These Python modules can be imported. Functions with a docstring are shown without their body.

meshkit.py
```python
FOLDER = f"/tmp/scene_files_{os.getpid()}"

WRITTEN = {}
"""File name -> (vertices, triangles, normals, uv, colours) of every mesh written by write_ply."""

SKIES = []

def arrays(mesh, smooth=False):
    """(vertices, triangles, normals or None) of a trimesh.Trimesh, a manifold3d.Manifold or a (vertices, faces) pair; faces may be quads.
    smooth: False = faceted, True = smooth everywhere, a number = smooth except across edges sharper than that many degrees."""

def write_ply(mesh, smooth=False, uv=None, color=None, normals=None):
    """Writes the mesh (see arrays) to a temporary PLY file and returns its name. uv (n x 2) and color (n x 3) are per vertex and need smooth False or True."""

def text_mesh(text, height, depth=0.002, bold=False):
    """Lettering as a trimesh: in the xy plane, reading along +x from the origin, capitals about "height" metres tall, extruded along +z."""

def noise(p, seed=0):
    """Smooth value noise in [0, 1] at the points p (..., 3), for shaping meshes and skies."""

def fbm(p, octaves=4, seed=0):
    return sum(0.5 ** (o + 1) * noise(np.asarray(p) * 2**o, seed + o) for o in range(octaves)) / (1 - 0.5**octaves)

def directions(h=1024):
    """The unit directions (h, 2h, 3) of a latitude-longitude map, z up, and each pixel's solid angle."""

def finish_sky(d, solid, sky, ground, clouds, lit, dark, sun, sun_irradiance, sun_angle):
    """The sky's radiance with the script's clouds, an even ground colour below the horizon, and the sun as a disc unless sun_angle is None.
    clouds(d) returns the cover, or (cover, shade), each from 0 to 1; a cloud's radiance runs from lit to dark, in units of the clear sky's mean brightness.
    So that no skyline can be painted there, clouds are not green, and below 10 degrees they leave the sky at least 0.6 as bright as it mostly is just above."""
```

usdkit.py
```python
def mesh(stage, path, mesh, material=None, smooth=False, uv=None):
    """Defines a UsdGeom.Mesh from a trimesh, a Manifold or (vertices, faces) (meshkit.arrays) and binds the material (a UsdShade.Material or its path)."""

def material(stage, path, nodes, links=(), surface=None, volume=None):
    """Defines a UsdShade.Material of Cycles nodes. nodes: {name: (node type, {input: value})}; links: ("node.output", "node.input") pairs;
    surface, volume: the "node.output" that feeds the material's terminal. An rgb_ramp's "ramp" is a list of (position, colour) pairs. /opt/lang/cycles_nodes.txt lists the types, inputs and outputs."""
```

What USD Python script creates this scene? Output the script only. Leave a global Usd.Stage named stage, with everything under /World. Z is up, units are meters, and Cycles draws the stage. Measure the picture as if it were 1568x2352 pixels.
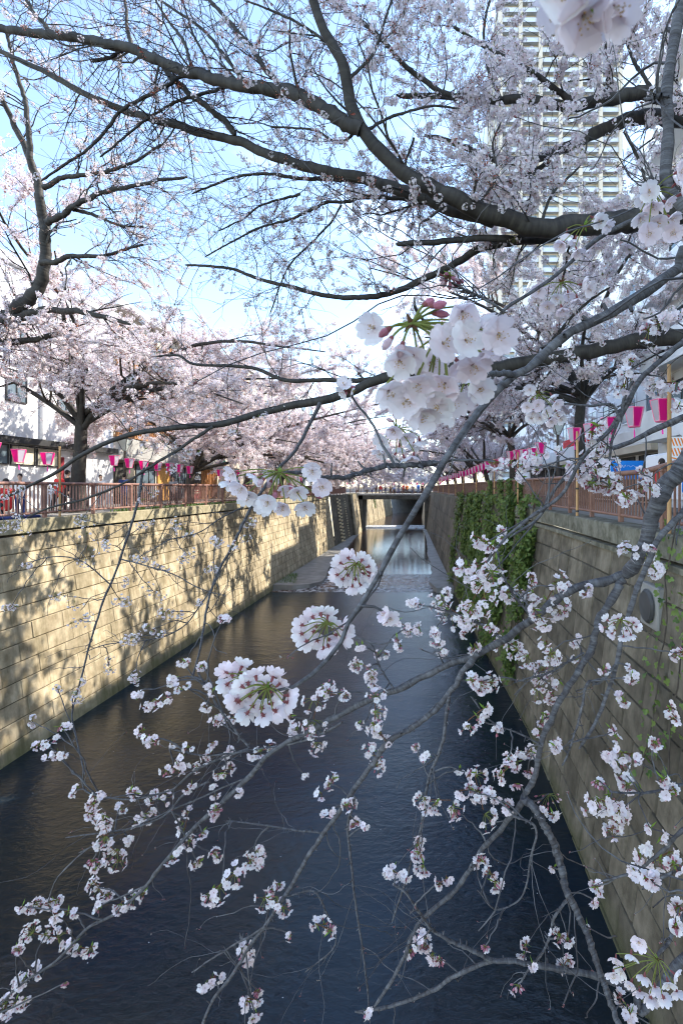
import math, numpy as np, trimesh, manifold3d as m3, usdkit, meshkit
from pxr import Usd, UsdGeom, UsdLux, UsdShade, Gf, Sdf, Vt

stage = Usd.Stage.CreateInMemory()
UsdGeom.SetStageUpAxis(stage, UsdGeom.Tokens.z)
UsdGeom.SetStageMetersPerUnit(stage, 1.0)
UsdGeom.Xform.Define(stage, '/World')
stage.SetDefaultPrim(stage.GetPrimAtPath('/World'))

# ------------------------------------------------------------------ camera, sky, sun, exposure
FW, FH, FL = 1568.0, 2352.0, 1150.0          # photograph's frame and focal length in the same unit
CX, CY, EYE = 985.0, 1120.0, 1.0             # where the canal's axis meets the horizon; eye height
EXPOSURE = 1.62
SUN_AZ, SUN_EL = math.atan2(0.90, 0.43), math.radians(43)
SUN_I, SKY_I = 0.86, 0.15
AP = 24.0
cam = UsdGeom.Camera.Define(stage, '/World/camera')
cam.CreateHorizontalApertureAttr(AP)
cam.CreateVerticalApertureAttr(AP * FH / FW)
cam.CreateFocalLengthAttr(AP * FL / FW)
cam.CreateHorizontalApertureOffsetAttr(AP * (FW / 2 - CX) / FW)
cam.CreateVerticalApertureOffsetAttr(AP * (CY - FH / 2) / FW)
cam.CreateClippingRangeAttr(Gf.Vec2f(0.05, 3000))
cam.CreateExposureAttr(EXPOSURE)
cam.CreateFStopAttr(11.0)
cam.CreateFocusDistanceAttr(1.1)
cam.AddTranslateOp().Set(Gf.Vec3d(0, 0, EYE))
cam.AddRotateXOp().Set(90.0)

sun_dir = np.array([math.sin(SUN_AZ) * math.cos(SUN_EL), math.cos(SUN_AZ) * math.cos(SUN_EL), math.sin(SUN_EL)])
dome = UsdLux.DomeLight.Define(stage, '/World/sky')
dome.GetPrim().SetCustomDataByKey('kind', 'structure')
usdkit.material(stage, '/World/Looks/sky_air', {
    'sky': ('sky_texture', {'sky_type': 'single_scattering', 'sun_disc': False, 'sun_elevation': SUN_EL, 'sun_rotation': SUN_AZ, 'air_density': 1.2, 'aerosol_density': 0.35, 'ozone_density': 3.5}),
    'tc': ('texture_coordinate', {}),
    'mp': ('mapping', {'scale': (1.0, 1.0, 2.6), 'location': (0.35, 0.2, 0.55)}),
    'no': ('noise_texture', {'scale': 2.1, 'detail': 7.0, 'roughness': 0.58, 'distortion': 0.35}),
    'rp': ('rgb_ramp', {'ramp': [(0.0, (0.03,) * 3), (0.52, (0.05,) * 3), (0.62, (0.26,) * 3), (0.74, (0.75,) * 3), (1.0, (0.9,) * 3)]}),
    'cl': ('mix_color', {'a': (0, 0, 0), 'b': (7.0, 7.5, 8.2), 'use_clamp': False}),
    'bg': ('background_shader', {'strength': SKY_I})},
    [('tc.generated', 'mp.vector'), ('mp.vector', 'no.vector'), ('no.fac', 'rp.fac'), ('rp.color', 'cl.fac'), ('sky.color', 'cl.a'), ('cl.result', 'bg.color')], surface='bg.background')
UsdShade.MaterialBindingAPI.Apply(dome.GetPrim()).Bind(UsdShade.Material.Get(stage, '/World/Looks/sky_air'))
sun = UsdLux.DistantLight.Define(stage, '/World/sun')
sun.CreateNormalizeAttr(True)
sun.CreateIntensityAttr(SUN_I)
sun.CreateAngleAttr(0.5)
sun.CreateColorAttr(Gf.Vec3f(1.0, 0.93, 0.82))
sun.AddTransformOp().Set(Gf.Matrix4d().SetRotate(Gf.Rotation(Gf.Vec3d(0, 0, 1), Gf.Vec3d(*map(float, sun_dir)))))

# ------------------------------------------------------------------ helpers
def at(x, y, d):
    """A point seen at (x, y) of the photograph's frame, d metres ahead."""
    return np.array([(x - CX) * d / FL, d, EYE - (y - CY) * d / FL])

_used = {}
def numbered(parent, name):
    k = (parent, name)
    n = _used.get(k, 0)
    _used[k] = n + 1
    return f'{parent}/{name}' if n == 0 else f'{parent}/{name}_{n:03d}'

def tag(p, label=None, cat=None, group=None, kind=None):
    for k, v in (('label', label), ('category', cat), ('group', group), ('kind', kind)):
        if v:
            p.SetCustomDataByKey(k, v)
    return p

def thing(name, label, cat, loc=None, rot=0.0, group=None, scale=None):
    x = UsdGeom.Xform.Define(stage, numbered('/World', name))
    if loc is not None:
        x.AddTranslateOp().Set(Gf.Vec3d(*map(float, loc)))
    if rot:
        x.AddRotateZOp().Set(float(rot))
    if scale:
        x.AddScaleOp().Set(Gf.Vec3f(*((scale,) * 3 if np.ndim(scale) == 0 else scale)))
    tag(x.GetPrim(), label, cat, group)
    return str(x.GetPath())

def part(parent, name):
    return str(UsdGeom.Xform.Define(stage, numbered(parent, name)).GetPath())

def obj(name, V, F, mat, parent='/World', col=None, smooth=False, **tags):
    V, F = np.asarray(V, np.float32), np.asarray(F, np.int32)
    m = UsdGeom.Mesh.Define(stage, numbered(parent, name))
    m.CreatePointsAttr(Vt.Vec3fArray.FromNumpy(V))
    m.CreateFaceVertexCountsAttr(Vt.IntArray.FromNumpy(np.full(len(F), F.shape[1], np.int32)))
    m.CreateFaceVertexIndicesAttr(Vt.IntArray.FromNumpy(F.ravel()))
    m.CreateSubdivisionSchemeAttr('none')
    if smooth:
        T = F if F.shape[1] == 3 else np.vstack([F[:, [0, 1, 2]], F[:, [0, 2, 3]]])
        n = np.zeros(V.shape)
        fn = np.cross(V[T[:, 1]] - V[T[:, 0]], V[T[:, 2]] - V[T[:, 0]])
        for k in range(3):
            np.add.at(n, T[:, k], fn)
        n /= np.maximum(np.linalg.norm(n, axis=1, keepdims=True), 1e-20)
        m.CreateNormalsAttr(Vt.Vec3fArray.FromNumpy(n.astype(np.float32)))
        m.SetNormalsInterpolation('vertex')
    if col is not None:
        UsdGeom.PrimvarsAPI(m).CreatePrimvar('Col', Sdf.ValueTypeNames.Color3fArray, 'vertex').Set(Vt.Vec3fArray.FromNumpy(np.asarray(col, np.float32)))
    UsdShade.MaterialBindingAPI.Apply(m.GetPrim()).Bind(mat)
    tag(m.GetPrim(), **tags)
    return str(m.GetPath())

def copy_of(src, loc, rot=0.0, scale=1.0, label=None, group=None, cat=None):
    sp = stage.GetPrimAtPath(src)
    name = src.rpartition('/')[2]
    x = UsdGeom.Xform.Define(stage, numbered('/World', name))
    p = x.GetPrim()
    p.GetReferences().AddInternalReference(src)
    p.SetInstanceable(True)
    x.ClearXformOpOrder()
    x.MakeMatrixXform().Set(Gf.Matrix4d().SetScale(float(scale)) * Gf.Matrix4d().SetRotate(Gf.Rotation(Gf.Vec3d(0, 0, 1), float(rot))) * Gf.Matrix4d().SetTranslate(Gf.Vec3d(*map(float, loc))))
    was = sp.GetCustomData()
    tag(p, label or was.get('label'), cat or was.get('category'), group or was.get('group'))
    return str(p.GetPath())

class MB:
    """Collects quads and triangles (as triangles) with optional colours."""
    def __init__(self):
        self.v, self.f, self.c, self.n = [], [], [], 0
    def add(self, V, F, col=None):
        V, F = np.asarray(V, float), np.asarray(F, int)
        if F.shape[1] == 4:
            F = np.vstack([F[:, [0, 1, 2]], F[:, [0, 2, 3]]])
        self.v.append(V); self.f.append(F + self.n); self.n += len(V)
        c = np.ones((len(V), 3)) if col is None else np.broadcast_to(np.asarray(col, float), (len(V), 3))
        self.c.append(c)
        return self
    def box(self, lo, hi, col=None, ch=0.0):
        lo, hi = np.minimum(lo, hi).astype(float), np.maximum(lo, hi).astype(float)
        if ch <= 0:
            V = np.array([[(lo, hi)[i][0], (lo, hi)[j][1], (lo, hi)[k][2]] for i in (0, 1) for j in (0, 1) for k in (0, 1)])
            F = [[0, 1, 3, 2], [4, 6, 7, 5], [0, 4, 5, 1], [2, 3, 7, 6], [0, 2, 6, 4], [1, 5, 7, 3]]
            return self.add(V, F, col)
        pts = []
        for i in (0, 1):
            for j in (0, 1):
                for k in (0, 1):
                    c = np.array([(lo, hi)[i][0], (lo, hi)[j][1], (lo, hi)[k][2]])
                    s = np.array([1 - 2 * i, 1 - 2 * j, 1 - 2 * k]) * ch
                    for a in range(3):
                        d = s.copy(); d[a] = 0
                        pts.append(c + d)
        h = trimesh.convex.convex_hull(np.array(pts))
        return self.add(h.vertices, h.faces, col)
    def tube(self, P, R, sides=8, col=None, caps=True, run=False):
        V, F = tubes(np.asarray(P, float)[None], np.broadcast_to(np.asarray(R, float), (len(P),))[None], sides)
        if run:
            s_ = np.concatenate([[0], np.cumsum(np.linalg.norm(np.diff(np.asarray(P, float), axis=0), axis=1))])
            col = np.zeros((len(V), 3)); col[:, 0] = np.repeat(s_, sides)
        self.add(V, F, col)
        col = None if run else col
        if caps:
            n = len(V)
            a, b = np.arange(sides), np.arange(n - sides, n)
            for ring, c in ((a, P[0]), (b, P[-1])):
                self.add(np.vstack([V[ring], [c]]), [[i, (i + 1) % sides, sides] for i in range(sides)], col)
        return self
    def build(self, name, mat, parent='/World', col=False, smooth=False, **tags):
        V, F = np.vstack(self.v), np.vstack(self.f)
        return obj(name, V, F, mat, parent, np.vstack(self.c) if col else None, smooth, **tags)

def nrm(v):
    return v / np.maximum(np.linalg.norm(v, axis=-1, keepdims=True), 1e-12)

def tubes(P, R, sides=5):
    """n tubes of k points each: P (n,k,3), R (n,k)."""
    n, k, _ = P.shape
    T = nrm(np.gradient(P, axis=1))
    ref = np.where(np.abs(T[:, 0, 2:3]) < 0.8, [[0, 0, 1.0]], [[1.0, 0, 0]])
    N = nrm(np.cross(T[:, 0], ref))
    Ns = [N]
    for i in range(1, k):
        N = nrm(N - (N * T[:, i]).sum(-1, keepdims=True) * T[:, i])
        Ns.append(N)
    N = np.stack(Ns, 1)
    B = np.cross(T, N)
    a = np.arange(sides) / sides * 2 * np.pi
    V = P[:, :, None] + R[:, :, None, None] * (N[:, :, None] * np.cos(a)[:, None] + B[:, :, None] * np.sin(a)[:, None])
    idx = np.arange(n * k * sides).reshape(n, k, sides)
    A, Bq = idx[:, :-1], idx[:, 1:]
    F = np.stack([A, np.roll(A, -1, 2), np.roll(Bq, -1, 2), Bq], -1).reshape(-1, 4)
    return V.reshape(-1, 3), F

def spline(P, n):
    """Catmull-Rom through the rows of P, n points evenly spaced."""
    P = np.asarray(P, float)
    if len(P) == 2:
        t = np.linspace(0, 1, n)[:, None]
        return P[0] * (1 - t) + P[1] * t
    Q = np.vstack([2 * P[0] - P[1], P, 2 * P[-1] - P[-2]])
    out = []
    for i in range(len(P) - 1):
        a, b, c, d = Q[i:i + 4]
        t = np.linspace(0, 1, 12, endpoint=False)[:, None]
        out.append(0.5 * (2 * b + (c - a) * t + (2 * a - 5 * b + 4 * c - d) * t ** 2 + (3 * b - a - 3 * c + d) * t ** 3))
    out = np.vstack(out + [P[-1:]])
    s = np.concatenate([[0], np.cumsum(np.linalg.norm(np.diff(out[:, :3], axis=0), axis=1))])
    q = np.linspace(0, s[-1], n)
    return np.stack([np.interp(q, s, out[:, k]) for k in range(out.shape[1])], 1)

def spawn(P, R, m, t0, t1, len0, len1, ang0, ang1, rng, k=6, up=0.0, wob=0.25, rr=(0.5, 0.25), taper=0.5, rmin=0.0015):
    """m children on each parent curve; returns their points (n*m,k,3) and radii."""
    n, kp, _ = P.shape
    t = rng.uniform(t0, t1, (n, m))
    i = np.clip((t * (kp - 1)).astype(int), 0, kp - 2)
    fr = t * (kp - 1) - i
    rows = np.arange(n)[:, None]
    A, B = P[rows, i], P[rows, i + 1]
    base = A + (B - A) * fr[..., None]
    r0 = R[rows, i] * (1 - fr) + R[rows, i + 1] * fr
    T = nrm(B - A)
    q = rng.normal(size=(n, m, 3)); q = nrm(q - (q * T).sum(-1, keepdims=True) * T)
    ang = np.radians(rng.uniform(ang0, ang1, (n, m)))[..., None]
    d = T * np.cos(ang) + q * np.sin(ang)
    d[..., 2] += up; d = nrm(d)
    L = rng.uniform(len0, len1, (n, m)) * (1 - taper * t)
    d, base, L = d.reshape(-1, 3), base.reshape(-1, 3), L.reshape(-1)
    pts = [base]
    for _ in range(k - 1):
        d = nrm(d + rng.normal(size=d.shape) * wob + [0, 0, up * 0.3])
        pts.append(pts[-1] + d * (L / (k - 1))[:, None])
    C = np.stack(pts, 1)
    r = np.maximum(r0.reshape(-1) * rr[0], rmin)[:, None] * np.linspace(1, rr[1], k)[None]
    return C, np.maximum(r, rmin * 0.6)

def along(P, n, rng, t0=0.1, t1=1.0, clump=0.0):
    """n random points on random curves of P (weighted evenly), and the curve direction there."""
    w = rng.random(len(P)) ** clump if clump else np.ones(len(P))
    c = rng.choice(len(P), n, p=w / w.sum())
    t = rng.uniform(t0, t1, n) * (P.shape[1] - 1)
    i = np.clip(t.astype(int), 0, P.shape[1] - 2)
    f = (t - i)[:, None]
    a, b = P[c, i], P[c, i + 1]
    return a + (b - a) * f

# ------------------------------------------------------------------ materials
def mat(name, nodes, links, surface):
    return usdkit.material(stage, '/World/Looks/' + name, nodes, links, surface=surface)

def surf(name, c1, c2, scale=3.0, rough=0.6, bump=0.0, bscale=40.0, stretch=(1, 1, 1), rnd=0.0, spec=0.3, metal=0.0, detail=6.0, lo=0.35, hi=0.65, extra=None):
    nodes = {'g': ('geometry', {}), 'm': ('mapping', {'scale': stretch}), 'n': ('noise_texture', {'scale': scale, 'detail': detail, 'roughness': 0.6}),
             'r': ('rgb_ramp', {'ramp': [(lo, c1), (hi, c2)]}), 'p': ('principled_bsdf', {'roughness': rough, 'specular_ior_level': spec, 'metallic': metal})}
    links = [('g.position', 'm.vector'), ('m.vector', 'n.vector'), ('n.fac', 'r.fac')]
    out = 'r.color'
    if rnd:
        nodes |= {'oi': ('object_info', {}), 'mr': ('map_range', {'from_min': 0.0, 'from_max': 1.0, 'to_min': 1 - rnd, 'to_max': 1 + rnd}), 'h': ('hsv', {})}
        links += [('oi.random', 'mr.value'), ('mr.result', 'h.value'), (out, 'h.color')]
        out = 'h.color'
    if extra:
        en, el, out = extra(out)
        nodes |= en; links += el
    links.append((out, 'p.base_color'))
    if bump:
        nodes |= {'bn': ('noise_texture', {'scale': bscale, 'detail': 5.0, 'roughness': 0.65}), 'b': ('bump', {'strength': bump, 'distance': 0.02})}
        links += [('g.position', 'bn.vector'), ('bn.fac', 'b.height'), ('b.normal', 'p.normal')]
    return mat(name, nodes, links, 'p.BSDF')

def stains(streak, moss, mossz, much=0.62):
    """Vertical run-off streaks and a green tide line near the water: colour of the stone itself."""
    def f(out):
        nodes = {'sm': ('mapping', {'scale': (2.4, 2.4, 0.30)}), 'sn': ('noise_texture', {'scale': 1.5, 'detail': 6.0, 'roughness': 0.62}),
                 'sr': ('rgb_ramp', {'ramp': [(0.42, (0, 0, 0)), (0.66, (1, 1, 1))]}), 'sx': ('mix_color', {'b': streak}),
                 'sf': ('math', {'math_type': 'multiply', 'value2': much}),
                 'xz': ('separate_xyz', {}), 'mn': ('noise_texture', {'scale': 1.7, 'detail': 5.0}), 'ma': ('math', {'math_type': 'multiply_add', 'value2': 1.3}),
                 'mq': ('map_range', {'from_min': mossz + 1.15, 'from_max': mossz + 0.35, 'to_min': 0.0, 'to_max': 0.85, 'clamp': True}), 'mx': ('mix_color', {'b': moss}),
                 'bn2': ('noise_texture', {'scale': 0.55, 'detail': 3.0}), 'br': ('rgb_ramp', {'ramp': [(0.35, (0.72, 0.70, 0.66)), (0.65, (1.12, 1.1, 1.05))]}), 'bm': ('mix_color', {'blend_type': 'multiply', 'fac': 1.0, 'use_clamp': False})}
        links = [('g.position', 'sm.vector'), ('sm.vector', 'sn.vector'), ('sn.fac', 'sr.fac'), ('sr.color', 'sf.value1'), ('sf.value', 'sx.fac'), (out, 'sx.a'),
                 ('g.position', 'bn2.vector'), ('bn2.fac', 'br.fac'), ('sx.result', 'bm.a'), ('br.color', 'bm.b'),
                 ('g.position', 'xz.vector'), ('g.position', 'mn.vector'), ('mn.fac', 'ma.value1'), ('xz.z', 'ma.value3'), ('ma.value', 'mq.value'), ('mq.result', 'mx.fac'), ('bm.result', 'mx.a')]
        return nodes, links, 'mx.result'
    return f

WATER_Z = -6.4
M = {}
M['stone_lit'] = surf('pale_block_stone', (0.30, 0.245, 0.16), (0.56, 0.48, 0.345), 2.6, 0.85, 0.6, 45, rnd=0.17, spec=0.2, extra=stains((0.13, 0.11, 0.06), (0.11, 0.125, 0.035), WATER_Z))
M['stone_dim'] = surf('shaded_block_stone', (0.095, 0.082, 0.06), (0.20, 0.175, 0.135), 2.8, 0.8, 0.7, 40, rnd=0.30, spec=0.25, extra=stains((0.045, 0.04, 0.028), (0.075, 0.08, 0.025), WATER_Z, 0.38))  # grey-brown stone, darkened further so the shade sits in its colour
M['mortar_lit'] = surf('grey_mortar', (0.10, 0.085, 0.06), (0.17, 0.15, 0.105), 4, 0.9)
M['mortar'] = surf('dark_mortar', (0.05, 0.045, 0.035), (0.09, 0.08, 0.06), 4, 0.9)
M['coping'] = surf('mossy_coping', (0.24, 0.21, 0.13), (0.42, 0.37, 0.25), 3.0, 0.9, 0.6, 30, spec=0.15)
M['coping_dim'] = surf('shaded_coping', (0.09, 0.085, 0.06), (0.22, 0.21, 0.165), 3.5, 0.9, 0.7, 30, spec=0.15)  # darker copy of the coping, shade put into the colour
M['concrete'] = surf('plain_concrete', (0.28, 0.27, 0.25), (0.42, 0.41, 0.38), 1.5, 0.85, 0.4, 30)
M['wet_concrete'] = surf('damp_concrete', (0.16, 0.155, 0.14), (0.27, 0.26, 0.24), 1.2, 0.55, 0.4, 12, spec=0.4)
M['dark_concrete'] = surf('dark_concrete', (0.05, 0.048, 0.04), (0.10, 0.095, 0.08), 1.2, 0.8)
M['asphalt'] = surf('asphalt', (0.045, 0.045, 0.047), (0.075, 0.073, 0.07), 4, 0.9, 0.5, 60)
M['paving'] = surf('paving', (0.20, 0.185, 0.165), (0.30, 0.28, 0.25), 1.5, 0.9, 0.3, 40)
M['white_wall'] = surf('white_render', (0.66, 0.66, 0.65), (0.78, 0.78, 0.77), 0.8, 0.7, 0.1, 30)
M['grey_wall'] = surf('grey_render', (0.50, 0.50, 0.50), (0.60, 0.60, 0.60), 0.8, 0.7, 0.1, 30)
M['beige_wall'] = surf('beige_render', (0.50, 0.43, 0.33), (0.60, 0.53, 0.42), 0.6, 0.7)
M['frame_dark'] = surf('dark_frame', (0.03, 0.03, 0.03), (0.05, 0.05, 0.05), 3, 0.5)
M['cream'] = surf('cream_blind', (0.50, 0.46, 0.34), (0.58, 0.54, 0.42), 2, 0.7)
M['louvre'] = surf('louvre_wood', (0.26, 0.12, 0.045), (0.40, 0.20, 0.085), 6, 0.6, 0.2, 60, stretch=(1, 1, 0.1), rnd=0.15)
M['orange_wood'] = surf('orange_wood', (0.55, 0.27, 0.07), (0.70, 0.38, 0.12), 3, 0.5, stretch=(1, 1, 0.2))
M['bamboo'] = surf('tan_pole_wood', (0.42, 0.24, 0.10), (0.58, 0.36, 0.17), 6, 0.55, 0.2, 50, stretch=(1, 1, 0.2), rnd=0.1)
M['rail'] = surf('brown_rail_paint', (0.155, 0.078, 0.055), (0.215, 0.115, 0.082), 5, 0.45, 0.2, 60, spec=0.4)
M['rail_lit'] = surf('sunlit_rail_paint', (0.20, 0.105, 0.082), (0.29, 0.165, 0.132), 5, 0.5, 0.2, 60, spec=0.35)  # paler copy of the rail paint, sunlight put into the colour
M['pink'] = surf('pink_paper', (0.90, 0.05, 0.38), (0.95, 0.08, 0.45), 4, 0.7)
M['rose'] = surf('rose_frame', (0.92, 0.20, 0.35), (0.95, 0.26, 0.40), 4, 0.7)
M['rope'] = surf('dark_cord', (0.06, 0.05, 0.045), (0.09, 0.08, 0.07), 8, 0.9)
M['lamp_metal'] = surf('dark_lamp_metal', (0.05, 0.04, 0.035), (0.075, 0.06, 0.05), 5, 0.45, metal=0.3)
M['lamp_glass'] = surf('milky_lamp_pane', (0.42, 0.46, 0.44), (0.52, 0.56, 0.53), 3, 0.25, spec=0.5)
M['black'] = surf('black_board', (0.018, 0.018, 0.018), (0.03, 0.03, 0.03), 3, 0.5)
M['white_paint'] = surf('white_paint', (0.74, 0.75, 0.76), (0.8, 0.8, 0.8), 1, 0.35, spec=0.5)
M['red'] = surf('red_cloth', (0.62, 0.03, 0.03), (0.72, 0.05, 0.05), 5, 0.8)
M['maroon'] = surf('maroon_board', (0.20, 0.02, 0.03), (0.25, 0.03, 0.04), 5, 0.6)
M['blue'] = surf('blue_banner', (0.01, 0.19, 0.62), (0.02, 0.24, 0.70), 2, 0.5)
M['green_cloth'] = surf('green_cloth', (0.02, 0.22, 0.14), (0.03, 0.27, 0.17), 2, 0.7)
M['navy'] = surf('navy_cloth', (0.02, 0.035, 0.12), (0.03, 0.05, 0.17), 6, 0.85)
M['denim'] = surf('denim', (0.05, 0.08, 0.15), (0.08, 0.12, 0.2), 30, 0.9)
M['dark_cloth'] = surf('dark_cloth', (0.02, 0.02, 0.022), (0.035, 0.033, 0.035), 6, 0.9)
M['grey_cloth'] = surf('grey_cloth', (0.25, 0.25, 0.26), (0.33, 0.33, 0.34), 6, 0.9)
M['white_cloth'] = surf('white_cloth', (0.68, 0.67, 0.66), (0.76, 0.75, 0.74), 6, 0.9)
M['tan_cloth'] = surf('tan_cloth', (0.40, 0.29, 0.17), (0.48, 0.36, 0.22), 6, 0.9)
M['orange'] = surf('orange_cloth', (0.75, 0.22, 0.03), (0.85, 0.28, 0.05), 6, 0.8)
M['yellow'] = surf('yellow_cloth', (0.72, 0.55, 0.05), (0.8, 0.62, 0.08), 6, 0.8)
M['skin'] = surf('skin', (0.52, 0.33, 0.24), (0.58, 0.38, 0.28), 8, 0.55)
M['hair'] = surf('hair', (0.015, 0.01, 0.008), (0.03, 0.02, 0.016), 12, 0.5)
M['tyre'] = surf('tyre_rubber', (0.02, 0.02, 0.02), (0.03, 0.03, 0.03), 9, 0.8)
M['chrome'] = surf('dull_steel', (0.45, 0.45, 0.46), (0.55, 0.55, 0.56), 6, 0.35, metal=0.8)
M['rung'] = surf('sunlit_rung_tone', (0.62, 0.50, 0.30), (0.74, 0.62, 0.40), 6, 0.6)  # cream tone stands for sunlight caught on the rungs

def bark(name, c1, c2, c3, ring, scale):
    """Cherry bark: a mottled skin crossed by short pale lenticel bands that run round the branch (Col.x = metres along it)."""
    return mat(name, {'g': ('geometry', {}), 'n': ('noise_texture', {'scale': scale, 'detail': 6.0, 'roughness': 0.65}), 'r': ('rgb_ramp', {'ramp': [(0.32, c1), (0.55, c2), (0.75, c3)]}),
        'a': ('attribute', {'attribute': 'Col'}), 'va': ('vector_math', {'math_type': 'scale', 'scale': ring}), 'vp': ('vector_math', {'math_type': 'scale', 'scale': ring * 0.13}), 'vs': ('vector_math', {'math_type': 'add'}),
        'w': ('noise_texture', {'scale': 1.0, 'detail': 4.0, 'roughness': 0.6}), 'wr': ('rgb_ramp', {'ramp': [(0.40, (0, 0, 0)), (0.52, (0.35,) * 3), (0.68, (1, 1, 1))]}),
        'x': ('mix_color', {'b': tuple(0.85 * v for v in c3)}), 'b': ('bump', {'strength': 0.8, 'distance': 0.01}), 'p': ('principled_bsdf', {'roughness': 0.65, 'specular_ior_level': 0.35})},
        [('g.position', 'n.vector'), ('n.fac', 'r.fac'), ('a.vector', 'va.vector1'), ('g.position', 'vp.vector1'), ('va.vector', 'vs.vector1'), ('vp.vector', 'vs.vector2'), ('vs.vector', 'w.vector'), ('w.fac', 'wr.fac'), ('wr.color', 'x.fac'), ('r.color', 'x.a'), ('x.result', 'p.base_color'), ('w.fac', 'b.height'), ('b.normal', 'p.normal')], 'p.BSDF')
M['bark'] = bark('old_cherry_bark', (0.014, 0.0115, 0.010), (0.028, 0.024, 0.021), (0.055, 0.050, 0.041), 26.0, 6.0)
M['young_bark'] = bark('young_cherry_bark', (0.02, 0.018, 0.019), (0.05, 0.047, 0.05), (0.135, 0.135, 0.14), 95.0, 45.0)
M['far_bark'] = surf('far_cherry_bark', (0.035, 0.028, 0.022), (0.085, 0.068, 0.052), 6, 0.8)

def petal_mat(name, tint=(1, 1, 1), thin=0.40):
    return mat(name, {'a': ('attribute', {'attribute': 'Col'}), 't': ('mix_color', {'blend_type': 'multiply', 'fac': 1.0, 'b': tint}), 'd': ('diffuse_bsdf', {}), 'l': ('translucent_bsdf', {}), 'x': ('mix_closure', {'fac': thin})},
               [('a.color', 't.a'), ('t.result', 'd.color'), ('t.result', 'l.color'), ('d.BSDF', 'x.closure1'), ('l.BSDF', 'x.closure2')], 'x.closure')
M['petal'] = petal_mat('cherry_petals')

def leaf_mat(name, c1, c2):
    return mat(name, {'oi': ('object_info', {}), 'g': ('geometry', {}), 'n': ('noise_texture', {'scale': 3.5, 'detail': 4.0}), 'ad': ('math', {'math_type': 'multiply_add', 'value2': 0.5}), 'r': ('rgb_ramp', {'ramp': [(0.3, c1), (0.9, c2)]}),
        'p': ('principled_bsdf', {'roughness': 0.5, 'specular_ior_level': 0.25}), 'l': ('translucent_bsdf', {}), 'x': ('mix_closure', {'fac': 0.2})},
        [('g.position', 'n.vector'), ('oi.random', 'ad.value1'), ('n.fac', 'ad.value3'), ('ad.value', 'r.fac'), ('r.color', 'p.base_color'), ('r.color', 'l.color'), ('p.BSDF', 'x.closure1'), ('l.BSDF', 'x.closure2')], 'x.closure')
M['ivy'] = leaf_mat('ivy_leaves', (0.022, 0.065, 0.018), (0.17, 0.24, 0.06))
M['grass'] = leaf_mat('grass_blades', (0.05, 0.12, 0.02), (0.15, 0.24, 0.05))
M['bush'] = leaf_mat('shrub_leaves', (0.025, 0.06, 0.02), (0.09, 0.15, 0.05))

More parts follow.
